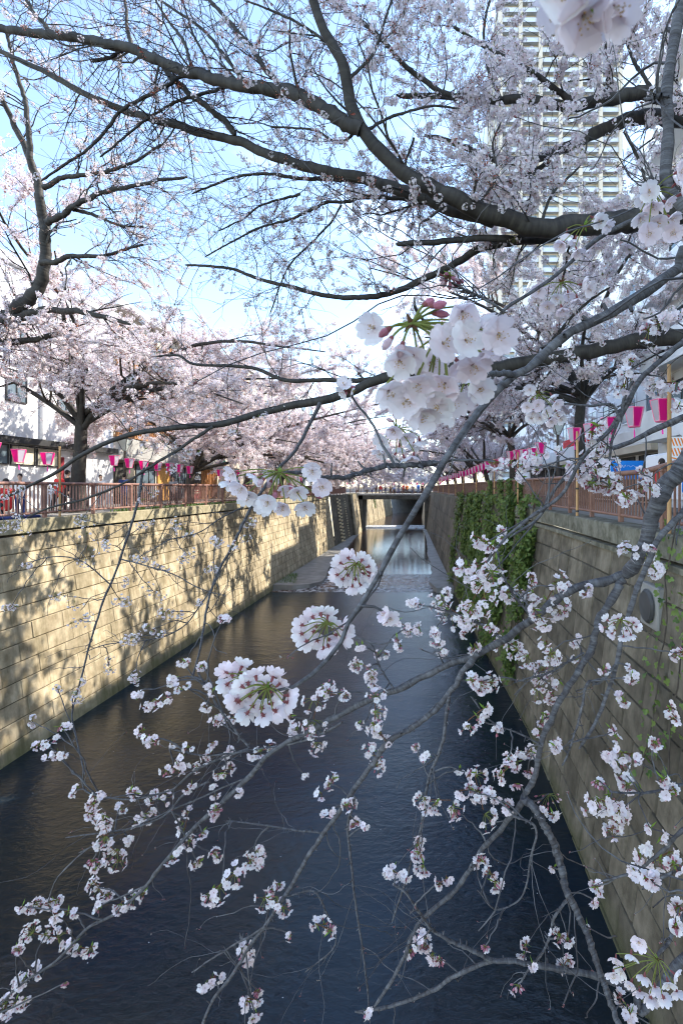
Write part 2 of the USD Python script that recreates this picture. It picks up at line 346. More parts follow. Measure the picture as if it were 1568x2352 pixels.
def water(name, fine, coarse, strength, base=(0.004, 0.013, 0.024), foam=0.0):
    nodes = {'g': ('geometry', {}), 'm1': ('mapping', {'scale': (1.0, 1.5, 1)}), 'n1': ('noise_texture', {'scale': fine, 'detail': 4.0, 'roughness': 0.55, 'distortion': 0.4}),
             'm2': ('mapping', {'scale': (0.45, 1.0, 1)}), 'n2': ('noise_texture', {'scale': coarse, 'detail': 3.0, 'distortion': 0.8}), 'ad': ('math', {'math_type': 'multiply_add', 'value2': 0.55}),
             'b': ('bump', {'strength': strength, 'distance': 0.06}), 'p': ('principled_bsdf', {'roughness': 0.04, 'ior': 1.33, 'specular_ior_level': 0.55}),
             'cn': ('noise_texture', {'scale': 0.35, 'detail': 4.0}), 'cr': ('rgb_ramp', {'ramp': [(0.35, base), (0.7, tuple(1.6 * v * w for v, w in zip(base, (2.6, 1.0, 0.5))))]})}
    links = [('g.position', 'm1.vector'), ('m1.vector', 'n1.vector'), ('g.position', 'm2.vector'), ('m2.vector', 'n2.vector'), ('n1.fac', 'ad.value1'), ('n2.fac', 'ad.value3'), ('ad.value', 'b.height'), ('b.normal', 'p.normal'),
             ('g.position', 'cn.vector'), ('cn.fac', 'cr.fac')]
    out = 'cr.color'
    if foam:
        nodes |= {'fm': ('mapping', {'scale': (1.0, 0.8, 1)}), 'fn': ('noise_texture', {'scale': 3.2, 'detail': 7.0, 'roughness': 0.7}), 'fr': ('rgb_ramp', {'ramp': [(0.52 - 0.1 * foam, (0, 0, 0)), (0.66 - 0.1 * foam, (0.85,) * 3)]}), 'fx': ('mix_color', {'b': (0.55, 0.57, 0.58)}),
                  'rr': ('map_range', {'from_min': 0.0, 'from_max': 1.0, 'to_min': 0.05, 'to_max': 0.6})}
        links += [('g.position', 'fm.vector'), ('fm.vector', 'fn.vector'), ('fn.fac', 'fr.fac'), ('fr.color', 'fx.fac'), (out, 'fx.a'), ('fr.color', 'rr.value'), ('rr.result', 'p.roughness')]
        out = 'fx.result'
    links.append((out, 'p.base_color'))
    return mat(name, nodes, links, 'p.BSDF')
M['water'] = water('river_water', 5.5, 1.4, 0.42)
M['water_up'] = water('shallow_water', 7.0, 1.6, 0.11, (0.012, 0.011, 0.009))
M['riffle'] = water('riffle_water', 9.0, 2.5, 0.9, (0.03, 0.03, 0.028), foam=0.6)
M['foam'] = water('foaming_water', 9.0, 2.5, 0.8, (0.05, 0.05, 0.045), foam=1.6)
M['pane'] = mat('window_glass', {'t': ('transparent_bsdf', {'color': (0.75, 0.8, 0.82)}), 'g': ('glossy_bsdf', {'roughness': 0.03, 'color': (0.9, 0.95, 1.0)}), 'f': ('fresnel', {'IOR': 1.6}), 'x': ('mix_closure', {})},
                [('f.fac', 'x.fac'), ('t.BSDF', 'x.closure1'), ('g.BSDF', 'x.closure2')], 'x.closure')
M['dark_room'] = surf('dim_interior', (0.05, 0.06, 0.065), (0.10, 0.11, 0.115), 0.8, 0.6)
M['window_tint'] = surf('tinted_pane', (0.07, 0.10, 0.12), (0.16, 0.21, 0.24), 0.25, 0.12, spec=0.7)
# a lantern's white paper lets light through
M['paper'] = mat('white_paper', {'d': ('diffuse_bsdf', {'color': (0.78, 0.74, 0.80)}), 'l': ('translucent_bsdf', {'color': (0.72, 0.62, 0.70)}), 'x': ('mix_closure', {'fac': 0.35})}, [('d.BSDF', 'x.closure1'), ('l.BSDF', 'x.closure2')], 'x.closure')
M['pink_paper'] = mat('pink_paper_sheet', {'d': ('diffuse_bsdf', {'color': (0.95, 0.035, 0.38)}), 'l': ('translucent_bsdf', {'color': (0.95, 0.08, 0.42)}), 'x': ('mix_closure', {'fac': 0.45})}, [('d.BSDF', 'x.closure1'), ('l.BSDF', 'x.closure2')], 'x.closure')
# ------------------------------------------------------------------ the canal: ground, water, walls
XLT, XLB = -12.05, -11.2                       # left wall, top and foot
ZL, ZR, ZBED = 0.0, 0.22, -7.2
def xrb(y): return np.interp(y, [-20, 15, 37, 90, 113, 170], [2.97, 2.97, 1.58, -0.8, -1.8, -1.6])
def xrt(y): return xrb(y) + 0.93
YFAR = 131.0
def strip(name, rows, mat, parent='/World', **tags):
    """A sheet through rows of equally many points."""
    R = np.asarray(rows, float); n, k, _ = R.shape
    i = np.arange(n * k).reshape(n, k)
    F = np.stack([i[:-1, :-1], i[1:, :-1], i[1:, 1:], i[:-1, 1:]], -1).reshape(-1, 4)
    return obj(name, R.reshape(-1, 3), F, mat, parent, **tags)

ys = np.array([-30, 0, 8, 15, 20, 26, 32, 37, 45, 55, 65, 75, 90, 100, 113, 131.0])
strip('left_bank_pavement', [[(XLT - 0.05, y, ZL), (-19, y, ZL)] for y in ys], M['paving'], kind='structure')
strip('right_bank_pavement', [[(9.3, y, ZR), (xrt(y) + 0.05, y, ZR)] for y in ys], M['paving'], kind='structure')
gr = MB()
gr.add([(-19, -30, ZL - 0.004), (-19, 900, ZL - 0.004), (-700, 900, ZL - 0.004), (-700, -30, ZL - 0.004)], [[0, 1, 2, 3]])
gr.add([(9.3, -30, ZR - 0.004), (700, -30, ZR - 0.004), (700, 900, ZR - 0.004), (9.3, 900, ZR - 0.004)], [[0, 1, 2, 3]])
gr.add([(-19, 131, ZL - 0.004), (9.3, 131, ZL - 0.004), (9.3, 900, ZL - 0.004), (-19, 900, ZL - 0.004)], [[0, 1, 2, 3]])
gr.build('ground', M['asphalt'], kind='structure')
b = MB().add([(-16, -30, ZBED), (8, -30, ZBED), (8, 175, ZBED), (-16, 175, ZBED)], [[0, 1, 2, 3]])
b.build('river_bed', M['dark_concrete'], kind='structure')

def sheet(x0, x1, y0, y1, z): return [(x0, y0, z), (x1, y0, z), (x1, y1, z), (x0, y1, z)]
MB().add(sheet(-13, 5, -30, 36.3, WATER_Z), [[0, 1, 2, 3]]).build('water', M['water'], kind='structure')
Z2, Z3 = -6.14, -5.82
strip('water_slope', [[(-12, y, z), (3.6, y, z)] for y, z in ((35.4, WATER_Z + 0.004), (36.0, WATER_Z + 0.015), (36.5, -6.31), (37.2, -6.27), (39, -6.20), (41.3, Z2 + 0.006))], M['riffle'], kind='structure')
MB().add(sheet(-12.5, 3.5, 41.0, 89.0, Z2), [[0, 1, 2, 3]]).build('water_pool', M['water_up'], kind='structure')
strip('water_step', [[(-12, y, z), (0.9, y, z)] for y, z in ((88.2, Z2 + 0.006), (88.8, Z2 + 0.08), (89.6, Z3 - 0.02), (91.0, Z3 + 0.006))], M['foam'], kind='structure')
MB().add(sheet(-13, 1.5, 90.5, 170, Z3), [[0, 1, 2, 3]]).build('upper_water', M['water_up'], kind='structure')
rng = np.random.default_rng(5)
def ledge(name, label, edge, wallx, z):
    """A concrete shelf between the water's ragged edge and the wall."""
    P = spline(np.array(edge, float), 40)
    P[:, 0] += rng.normal(0, 0.05, 40)
    m = MB()
    W = np.array([(wallx(y), y) for y in P[:, 1]])
    top = np.concatenate([np.c_[P, np.full(40, z)], np.c_[W, np.full(40, z + 0.05)]])
    i = np.arange(39)
    m.add(top, np.stack([i, i + 1, i + 41, i + 40], -1))
    low = np.concatenate([np.c_[P, np.full(40, z)], np.c_[P, np.full(40, Z2 - 0.3)]])
    m.add(low, np.stack([i, i + 40, i + 41, i + 1], -1))
    m.add([(*P[0], z), (*W[0], z + .05), (*W[0], Z2 - .4), (*P[0], Z2 - .4)], [[0, 1, 2, 3]])
    return m.build(name, M['wet_concrete'], label=label, cat='ledge')
def gp(x, y, z):
    d = (EYE - z) * FL / (y - CY)
    return ((x - CX) * d / FL, d)
ledge('concrete_ledge', 'flat grey concrete shelf beside the water at the foot of the left canal wall', [gp(672, 1345, -6.05), gp(735, 1338, -6.05), gp(750, 1318, -6.05), gp(760, 1298, -6.05), gp(786, 1272, -6.05), gp(806, 1246, -6.05), gp(832, 1216, -6.05)], lambda y: XLB - 0.02, -6.03)
ledge('concrete_ledge', 'narrow grey concrete shelf with ragged water edge below the right canal wall', [gp(1000, 1351, -6.05), gp(988, 1335, -6.05), gp(992, 1305, -6.05), gp(981, 1270, -6.05), gp(979, 1240, -6.05), gp(972, 1216, -6.05)], lambda y: xrb(y) + 0.05, -6.03)
gm = MB()
for k in range(900):
    y = rng.uniform(36.6, 40.5); x = XLB + rng.uniform(0, 1.5) * (1 - (y - 36.6) / 6); h = rng.uniform(0.1, 0.32); a = rng.uniform(0, 6.28)
    dx, dy = math.cos(a) * 0.02, math.sin(a) * 0.02
    gm.add([(x - dx, y - dy, -6.1), (x + dx, y + dy, -6.1), (x + rng.normal(0, 0.1), y + rng.normal(0, 0.1), -6.1 + h)], [[0, 1, 2]])
gm.build('grass_tuft', M['grass'], label='dark green grass growing at the foot of the left wall beside the weir', cat='grass', kind='stuff')

def block_wall(parent, mat, top, foot, ztop, zfoot, y0, y1, course, length, side, seed, limit, first=0.0, gap=0.004):
    """Courses of separate bevelled blocks on a battered wall face; the nearest LIMIT as parts, the rest joined."""
    r = np.random.default_rng(seed)
    H = ztop - zfoot
    def S(y, s, out):
        n = np.array([H, 0, abs(foot(y) - top(y))]); n = n / np.linalg.norm(n); n[0] *= side
        return np.array([top(y) + (foot(y) - top(y)) * s, y, ztop - H * s]) + n * out
    blocks = []
    nc = int(round((H - first) / course))
    for c in range(nc):
        s0, s1 = (first + c * (H - first) / nc) / H, (first + (c + 1) * (H - first) / nc) / H
        y = y0 - (length * 0.5 if c % 2 else 0) - r.uniform(0, 0.2)
        while y < y1:
            L = length * r.uniform(0.85, 1.15)
            a, e = max(y, y0), min(y + L, y1)
            y += L
            if e - a < 0.15:
                continue
            g, gs, pr = gap, 0.009 / H, 0.020 + r.uniform(0, 0.024)
            o = [S(a + g, s0 + gs, -0.005), S(e - g, s0 + gs, -0.005), S(e - g, s1 - gs, -0.005), S(a + g, s1 - gs, -0.005)]
            k, ks = 0.006 + gap, 0.014 / H
            i = [S(a + g + k, s0 + gs + ks, pr), S(e - g - k, s0 + gs + ks, pr), S(e - g - k, s1 - gs - ks, pr), S(a + g + k, s1 - gs - ks, pr)]
            F = [[4, 5, 6, 7]] + [[j, (j + 1) % 4, (j + 1) % 4 + 4, j + 4] for j in range(4)]
            F = [f[::-1] for f in F] if side < 0 else F
            blocks.append((0.5 * (a + e), np.array(o + i), F))
    blocks.sort(key=lambda q: q[0])
    for q in blocks[:limit]:
        obj('block', q[1], q[2], mat, parent)
    if len(blocks) > limit:
        m = MB()
        for q in blocks[limit:]:
            m.add(q[1], q[2])
        m.build('block_courses', mat, parent, kind='stuff')
    yy = np.linspace(y0, y1, 24)
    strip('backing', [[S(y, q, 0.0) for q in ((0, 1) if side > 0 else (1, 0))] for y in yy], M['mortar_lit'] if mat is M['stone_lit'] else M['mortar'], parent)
    return S

wl = thing('canal_wall', 'sunlit beige block retaining wall along the left side of the canal, dappled with branch shadows', 'retaining wall')
lt, lf = (lambda y: XLT), (lambda y: XLB)
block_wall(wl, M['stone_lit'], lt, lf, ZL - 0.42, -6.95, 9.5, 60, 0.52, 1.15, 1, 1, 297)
cp = MB()
for k in range(33):
    a = 9.5 + k * 1.55
    cp = MB().box((XLT - 0.42, a + 0.006, ZL - 0.36), (XLT + 0.055, min(a + 1.544, 60), ZL + 0.05), ch=0.015)
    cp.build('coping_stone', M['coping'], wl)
MB().box((XLT - 0.4, 9.5, ZL - 0.43), (XLT - 0.05, 60, ZL - 0.361)).build('coping_joint', M['mortar'], wl)
# beyond the first stretch: bay with the rungs, pier, bridge abutment
wl2 = thing('canal_wall', 'shade-coloured far stretch of the left canal wall carrying two columns of rungs', 'retaining wall')
block_wall(wl2, M['stone_dim'], lambda y: XLT + 0.15, lambda y: XLB + 0.12, ZL - 0.1, -6.9, 60, 73.5, 0.8, 1.6, 1, 2, 60)  # same wall in the dark stone copy, its shade painted in
MB().box((XLT - 0.4, 60, ZL - 0.1), (XLT + 0.2, 73.5, ZL + 0.05)).build('coping_stone', M['coping_dim'], wl2)
for col, yy in enumerate((64.2, 65.6)):
    for k in range(13):
        s = (k + 0.5 * col + 0.5) / 13.5
        x, z = XLT + 0.15 + (XLB - XLT - 0.03) * s, ZL - 0.2 - 6.0 * s
        MB().box((x - 0.03, yy - 0.28, z - 0.12), (x + 0.16, yy + 0.28, z + 0.1), ch=0.02).build('rung', M['rung'], wl2)
for k in range(16):
    s = (k + 0.5) / 16.5
    MB().box((XLT + 0.12 + 0.82 * s, 69.6, ZL - 0.4 - 5.6 * s - 0.07), (XLT + 0.27 + 0.82 * s, 69.9, ZL - 0.4 - 5.6 * s + 0.07), ch=0.02).build('rung', M['rung'], wl2)
wl3 = thing('canal_wall', 'sunlit pier of the left canal wall just before the bridge', 'retaining wall')
block_wall(wl3, M['stone_lit'], lambda y: XLT + 0.55, lambda y: XLB + 0.5, ZL - 0.1, -6.9, 73.5, 80.5, 0.8, 1.6, 1, 3, 60)
MB().add([(XLT - .3, 73.5, ZL), (XLT + .55, 73.5, ZL - .1), (XLB + .5, 73.5, -6.9), (XLT - .3, 73.5, -6.9)], [[0, 3, 2, 1]]).build('end_face', M['stone_dim'], wl3)  # dark stone copy paints the shade on this end
MB().box((XLT - 0.4, 73.45, ZL - 0.1), (XLT + 0.6, 80.5, ZL + 0.06)).build('coping_stone', M['coping'], wl3)
wl4 = thing('canal_wall', 'pale left canal wall seen under and beyond the far bridge', 'retaining wall')
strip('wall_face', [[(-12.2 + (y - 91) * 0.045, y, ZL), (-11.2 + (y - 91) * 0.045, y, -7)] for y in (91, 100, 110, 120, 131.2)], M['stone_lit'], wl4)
for k in range(6):
    y = 94 + k * 6.2; x = -12.2 + (y - 91) * 0.045
    MB().add([(x + .02, y, ZL), (x + .02, y + .35, ZL), (x + 1.1, y + .35, -7), (x + 1.1, y, -7)], [[0, 3, 2, 1]]).build('joint_strip', M['stone_dim'], wl4)
wl5 = thing('canal_wall', 'shaded green-grey wall closing the canal where it bends beyond the bridge', 'retaining wall')
strip('wall_face', [[(-10.4, 131.2, ZL), (-9.3, 131.0, -7)], [(-1.9, 148.6, ZL), (-1.6, 148, -7)], [(3, 170, ZL), (3, 169, -7)]], M['concrete'], wl5)  # pale concrete lightens this wall in place of skylight
vine = MB()
for k in range(260):
    z = rng.uniform(-3.2, -0.2); y = 104 + rng.normal(0, 0.45); x = -11.62 - z * -0.15 + 0.1; s = rng.uniform(0.08, 0.2)
    x = -12.2 + (y - 91) * 0.045 - z / 7.0 + 0.08
    vine.add([(x, y - s, z), (x + 0.05, y, z - s), (x, y + s, z), (x + .05, y, z + s)], [[0, 1, 2, 3]])
vine.build('hanging_vine', M['ivy'], label='narrow green vine trailing down the pale wall beyond the bridge', cat='vine', kind='stuff')

wr = thing('canal_wall', 'shaded grey-brown block retaining wall along the right side of the canal', 'retaining wall')
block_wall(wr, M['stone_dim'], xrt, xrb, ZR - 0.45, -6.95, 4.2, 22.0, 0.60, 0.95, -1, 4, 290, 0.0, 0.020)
for k in range(17):
    a = 3.0 + k * 1.2
    x0, x1 = float(xrt(a)), float(xrt(a + 1.2))
    m = MB()
    V = []
    for (y, x) in ((a + 0.006, x0), (a + 1.194, x1)):
        V += [(x - 0.06, y, ZR - 0.38), (x + 0.45, y, ZR - 0.38), (x + 0.45, y, ZR + 0.03), (x - 0.03, y, ZR + 0.03), (x - 0.06, y, ZR)]
    i = np.arange(5)
    m.add(V, np.stack([i, i + 5, (i + 1) % 5 + 5, (i + 1) % 5], -1)).add(V, [[0, 1, 2], [0, 2, 3], [0, 3, 4], [5, 7, 6], [5, 8, 7], [5, 9, 8]])
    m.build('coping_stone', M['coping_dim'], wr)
ledge_strip = MB()
# protruding course below the coping
for y0, y1 in ((4.2, 10), (10, 16), (16, 22)):
    xa, xb = float(xrt(y0)), float(xrt(y1))
    ledge_strip.add([(xa - 0.09, y0, ZR - .55), (xb - 0.09, y1, ZR - .55), (xb - 0.09, y1, ZR - .45), (xa - 0.09, y0, ZR - .45), (xa + .1, y0, ZR - .42), (xb + .1, y1, ZR - .42), (xa + .1, y0, ZR - .6), (xb + .1, y1, ZR - .6)], [[0, 3, 2, 1], [3, 4, 5, 2], [0, 1, 7, 6]])
ledge_strip.build('string_course', M['coping_dim'], wr)
# drain recess in the near right wall
dy, dz = at(1494, 1392, 8.43)[1:]
s = (ZR - 0.45 - dz) / (ZR - 0.45 + 6.95); dx = float(xrt(dy)) - 0.93 * s
pl = thing('drain_plate', 'square pale drain surround with dark round flap set in the right wall', 'drain')
MB().box((dx - 0.10, dy - 0.34, dz - 0.36), (dx + 0.1, dy + 0.34, dz + 0.36), ch=0.02).build('surround', M['wet_concrete'], pl)
V = [(dx - 0.13 - 0.04 * c, dy + 0.26 * math.cos(t) * q, dz + 0.29 * math.sin(t) * q) for c, q in ((0, 1), (1, .85)) for t in np.linspace(0, 6.283, 24, endpoint=False)]
MB().add(V, [[i, i + 24, (i + 1) % 24 + 24, (i + 1) % 24] for i in range(24)]).add(V[24:] + [(dx - .18, dy, dz)], [[(i + 1) % 24, i, 24] for i in range(24)]).build('flap', M['frame_dark'], pl)
wr2 = thing('canal_wall', 'streaked dark far stretch of the right canal wall running to the bridge', 'retaining wall')
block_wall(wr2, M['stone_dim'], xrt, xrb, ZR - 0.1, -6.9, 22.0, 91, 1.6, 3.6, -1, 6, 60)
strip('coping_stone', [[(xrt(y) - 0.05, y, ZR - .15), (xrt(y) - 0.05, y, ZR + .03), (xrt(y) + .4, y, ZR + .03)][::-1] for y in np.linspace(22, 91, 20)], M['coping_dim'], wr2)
wr3 = thing('canal_wall', 'right canal wall glimpsed beyond the bridge', 'retaining wall')
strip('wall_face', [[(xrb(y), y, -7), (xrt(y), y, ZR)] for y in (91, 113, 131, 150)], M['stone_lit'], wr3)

# bridge across the far end
br = thing('road_bridge', 'flat concrete road bridge crossing the canal in the distance, people leaning on its rail', 'bridge')
MB().box((-14.5, 85, -0.28), (3.5, 91.5, 0.0)).build('deck', M['concrete'], br)
MB().box((-13.6, 84.9, -1.0), (1.6, 85.5, -0.282)).build('girder', M['dark_concrete'], br)
MB().box((-13.6, 90.6, -1.0), (1.6, 91.3, -0.282)).build('girder', M['dark_concrete'], br)
MB().box((-14, 84.9, -7), (-11.25, 91.2, -0.29)).build('abutment', M['dark_concrete'], br)
MB().box((-0.75, 84.95, -7), (2.6, 91.1, -0.29)).build('abutment', M['dark_concrete'], br)
for yy in (85.15, 91.2):
    MB().tube([(-14.5, yy, 1.1), (3.5, yy, 1.1)], 0.05, 6).build('top_rail', M['rail'], br)
    for k in range(10):
        MB().box((-14.4 + 1.95 * k, yy - .05, 0), (-14.3 + 1.95 * k, yy + .05, 1.1)).build('post', M['rail'], br)
    q = MB()
    for k in range(120):
        q.box((-14.4 + .149 * k, yy - .012, .1), (-14.376 + .149 * k, yy + .012, 1.07))
    q.build('balusters', M['rail'], br, kind='stuff')

# ------------------------------------------------------------------ railings
def railing(name, label, P, top, mat, gap, post_step, limit, group=None):
    """P: plan of the rail (x, y, foot); top(y) gives the rail's height there."""
    f = thing(name, label, 'railing', group=group)
    P = spline(np.array(P, float), 400)
    s = np.concatenate([[0], np.cumsum(np.linalg.norm(np.diff(P, axis=0), axis=1))])
    def pos(q): return np.array([np.interp(q, s, P[:, k]) for k in range(3)])
    n = max(2, int(round(s[-1] / post_step)))
    for k in range(n):
        a, e = s[-1] * k / n, s[-1] * (k + 1) / n
        q = [pos(t) for t in np.linspace(a, e, 4)]
        MB().tube([(x, y, top(y)) for x, y, z in q], 0.055, 10).build('top_rail', mat, f, smooth=True)
        MB().tube([(x, y, z + 0.16) for x, y, z in q], 0.035, 8).build('bottom_rail', mat, f, smooth=True)
    for k in range(n + 1):
        x, y, z = pos(s[-1] * k / n)
        MB().box((x - .05, y - .05, z), (x + .05, y + .05, top(y) - 0.04), ch=0.012).box((x - .065, y - .065, top(y) - .1), (x + .065, y + .065, top(y) - .03), ch=.01).build('post', mat, f)
    m = int(s[-1] / gap); far = MB(); cnt = 0
    for k in range(m):
        q = (k + 0.5) * gap
        if abs(q / (s[-1] / n) - round(q / (s[-1] / n))) * (s[-1] / n) < 0.07:
            continue
        x, y, z = pos(q)
        w = far if cnt >= limit else MB()
        w.box((x - .016, y - .016, z + 0.15), (x + .016, y + .016, top(y) - .03))
        if cnt < limit:
            w.build('baluster', mat, f)
        cnt += 1
    if far.n:
        far.build('balusters', mat, f, kind='stuff')
    return f
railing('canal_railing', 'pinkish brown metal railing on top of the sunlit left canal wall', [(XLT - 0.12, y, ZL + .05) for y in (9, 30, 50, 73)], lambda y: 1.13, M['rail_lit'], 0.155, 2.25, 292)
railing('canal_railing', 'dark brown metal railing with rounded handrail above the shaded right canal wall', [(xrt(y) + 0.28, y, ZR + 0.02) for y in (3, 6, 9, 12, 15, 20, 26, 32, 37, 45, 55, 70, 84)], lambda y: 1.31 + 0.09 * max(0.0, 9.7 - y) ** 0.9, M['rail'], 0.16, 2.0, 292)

gm = MB()
for k in range(2600):
    y = rng.uniform(20, 60); x = XLT - rng.uniform(0.25, 0.75); h = rng.uniform(0.06, 0.26); a = rng.uniform(0, 6.28); w = rng.uniform(.01, .03)
    dx, dy = math.cos(a) * w, math.sin(a) * w
    gm.add([(x - dx, y - dy, 0.03), (x + dx, y + dy, 0.03), (x + rng.normal(0, 0.08), y + rng.normal(0, 0.08), 0.03 + h)], [[0, 1, 2]])
gm.build('grass_verge', M['grass'], label='bright green grass strip growing behind the left railing foot', cat='grass', kind='stuff')

# ------------------------------------------------------------------ buildings
def window(parent, axis, c, a0, a1, z0, z1, sign, frame=M['frame_dark'], pane=M['window_tint'], bars=1, t=0.06, name='window'):
    """A framed window on the plane axis = c (axis 'x' or 'y'), its face looking along sign."""
    def bx(m, p0, p1, q0, q1, d0, d1):
        lo, hi = sorted((c + sign * d0, c + sign * d1))
        if axis == 'x': m.box((lo, p0, q0), (hi, p1, q1))
        else: m.box((p0, lo, q0), (p1, hi, q1))
    m = MB()
    bx(m, a0, a0 + t, z0, z1, 0.003, 0.07); bx(m, a1 - t, a1, z0, z1, 0.003, 0.07)
    bx(m, a0 + t, a1 - t, z0, z0 + t, 0.003, 0.068); bx(m, a0 + t, a1 - t, z1 - t, z1, 0.003, 0.068)
    for k in range(1, bars + 1):
        x = a0 + (a1 - a0) * k / (bars + 1)
        bx(m, x - t / 2, x + t / 2, z0 + t, z1 - t, 0.003, 0.06)
    w = m.build(name, frame, parent)
    q = MB(); bx(q, a0 + t * .5, a1 - t * .5, z0 + t * .5, z1 - t * .5, 0.004, 0.025)
    q.build('pane', pane, w)
    return w

# left: white building
A = thing('white_building', 'tall white rendered building behind the left railing with a dark window band', 'building')
MB().box((-31, 4, ZL - .1), (-19.3, 30.6, 11.3)).build('wall', M['white_wall'], A)
MB().box((-31.2, 3.8, 11.3), (-19.1, 30.8, 11.7)).build('roof', M['grey_wall'], A)
MB().box((-19.3, 4.2, 3.05), (-18.9, 30.5, 3.35)).build('canopy', M['frame_dark'], A)
for k in range(9):
    y0 = 12.2 + k * 1.55
    window(A, 'x', -19.3, y0, y0 + 1.45, 2.05, 3.0, 1, pane=M['cream'] if k % 3 else M['window_tint'], bars=0)
for k in range(6):
    MB().box((-19.3, 12 + 3.2 * k, 3.4), (-19.12, 12.35 + 3.2 * k, 11.2)).build('pilaster', M['grey_wall'], A)
for f in range(2):
    for k in range(5):
        window(A, 'x', -19.3, 13.2 + 3.2 * k, 14.4 + 3.2 * k, 5.0 + 2.9 * f, 6.5 + 2.9 * f, 1, bars=1)
window(A, 'x', -19.3, 27.0, 27.9, 0.1, 2.1, 1, bars=0, name='door')
MB().box((-19.3, 26.0, 1.1), (-19.22, 26.4, 2.6)).build('notice_board', M['maroon'], A)
# left: timber louvred building with shops
B = thing('timber_building', 'building clad in orange-brown timber louvres above a concrete shopfront on the left bank', 'building')
MB().box((-30, 31.2, ZL - .1), (-19.9, 47.5, 12.4)).build('wall', M['beige_wall'], B)
MB().box((-30.2, 31, 12.4), (-19.2, 47.7, 12.8)).build('roof', M['grey_wall'], B)
for f, (z0, z1) in enumerate(((4.35, 7.6), (8.1, 11.6))):
    for k in range(62):
        y = 31.6 + k * 0.255
        if f == 1 and 12 < k < 24 and z1:
            continue
        MB().box((-19.75, y, z0), (-19.6, y + 0.11, z1)).build('louvre', M['louvre'], B)
    MB().box((-19.8, 31.3, z0 - .12), (-19.55, 47.4, z0 - .005)).build('louvre_rail', M['louvre'], B)
for k in range(3):
    window(B, 'x', -19.9, 34.8 + k * .95, 35.6 + k * .95, 8.6, 11.2, 1, frame=M['louvre'], bars=0)
MB().box((-19.9, 31.2, 2.75), (-19.3, 47.5, 4.15), ch=.03).build('fascia', M['concrete'], B)
for y0, y1, mt in ((31.6, 33.6, 'dark_concrete'), (36.6, 38.3, 'orange_wood'), (42.2, 46.8, 'orange_wood')):
    MB().box((-19.88, y0, .05), (-19.78, y1, 2.6)).build('shop_panel', M[mt], B)
for y0, y1 in ((33.9, 36.3), (38.6, 41.8)):
    window(B, 'x', -19.9, y0, y1, 0.1, 2.6, 1, bars=2, name='shop_window')
for k in range(14):
    MB().box((-19.78, 42.3 + .32 * k, .1), (-19.7, 42.42 + .32 * k, 2.55)).build('batten', M['louvre'], B)
def sign_text(parent, text, h, x, y, z, mat, bold=True):
    """Lettering on a plane facing +x (read towards +y)."""
    t = meshkit.text_mesh(text, h, 0.01, bold)
    v = np.array(t.vertices)
    w = v[:, 0].max()
    V = np.c_[np.full(len(v), x) + v[:, 2], y + v[:, 0] - w / 2, z + v[:, 1]]
    return obj('lettering', V, np.array(t.faces), mat, parent)
sg = thing('shop_sign', 'black hanging shop sign with white lettering on the timber building', 'sign')
MB().box((-18.62, 39.2, 1.32), (-18.5, 40.7, 2.7), ch=.02).box((-19.3, 39.9, 2.60), (-18.6, 39.97, 2.66)).build('board', M['black'], sg)
sign_text(sg, 'aloha', 0.36, -18.498, 39.95, 2.15, M['white_paint'])
sign_text(sg, 'table', 0.36, -18.498, 39.95, 1.62, M['white_paint'])
s2 = thing('shop_sign', 'small dark red board below the black shop sign', 'sign')
MB().box((-18.62, 39.3, 0.05), (-18.52, 40.6, 1.15), ch=.015).build('board', M['maroon'], s2)
MB().box((-18.518, 39.45, .55), (-18.515, 40.45, .62)).box((-18.518, 39.45, .75), (-18.515, 40.45, .82)).build('lines', M['cream'], s2)
gb = MB().box((-17.6, 42.0, 2.0), (-17.5, 43.1, 3.3), ch=.01)
gb.build('green_banner', M['green_cloth'], label='green cloth banner hanging near the far left lanterns', cat='banner')
# farther left
Cb = thing('pale_building', 'plain pale apartment building farther along the left bank, mostly behind blossom', 'building')
MB().box((-34, 49, ZL - .1), (-20, 74, 14)).build('wall', M['beige_wall'], Cb)
MB().box((-34.2, 48.8, 14), (-19.8, 74.2, 14.4)).build('roof', M['grey_wall'], Cb)
for f in range(4):
    for k in range(6):
        window(Cb, 'x', -20, 50.5 + 3.9 * k, 52.6 + 3.9 * k, 1.4 + 3.1 * f, 3.0 + 3.1 * f, 1)
Db = thing('grey_building', 'grey apartment building at the far left end of the canal, behind blossom', 'building')
MB().box((-38, 76, ZL - .1), (-21, 118, 17)).build('wall', M['grey_wall'], Db)
MB().box((-38.2, 75.8, 17), (-20.8, 118.2, 17.4)).build('roof', M['white_wall'], Db)
for f in range(5):
    for k in range(8):
        window(Db, 'x', -21, 77.5 + 5 * k, 80 + 5 * k, 1.4 + 3.1 * f, 3.0 + 3.1 * f, 1)

# right: near white block with outside stair
E = thing('white_apartment_block', 'near white apartment block at the right edge with balcony bands and outside stair', 'building')
MB().box((9.6, -14, ZR - .1), (24, 21, 18.2)).build('wall', M['white_wall'], E)
MB().box((9.3, -14.2, 18.2), (24.2, 21.2, 18.7)).build('roof', M['grey_wall'], E)
for f in range(6):
    z = 3.0 + 2.75 * f
    MB().box((8.7, -12, z - .16), (9.6, 20.6, z)).box((8.7, -12, z), (8.82, 20.6, z + 1.05)).box((8.82, 20.48, z), (9.6, 20.6, z + 1.05)).build('balcony', M['white_wall'], E)
    for k in range(6):
        window(E, 'x', 9.6, 4.0 + 2.8 * k, 5.9 + 2.8 * k, z + .1, z + 2.15, -1, bars=1)
window(E, 'x', 9.6, 17.4, 18.5, ZR + .05, 2.55, -1, bars=0, name='door')
window(E, 'x', 9.6, 14.2, 15.4, ZR + .05, 2.55, -1, bars=0, name='door')
st = MB()
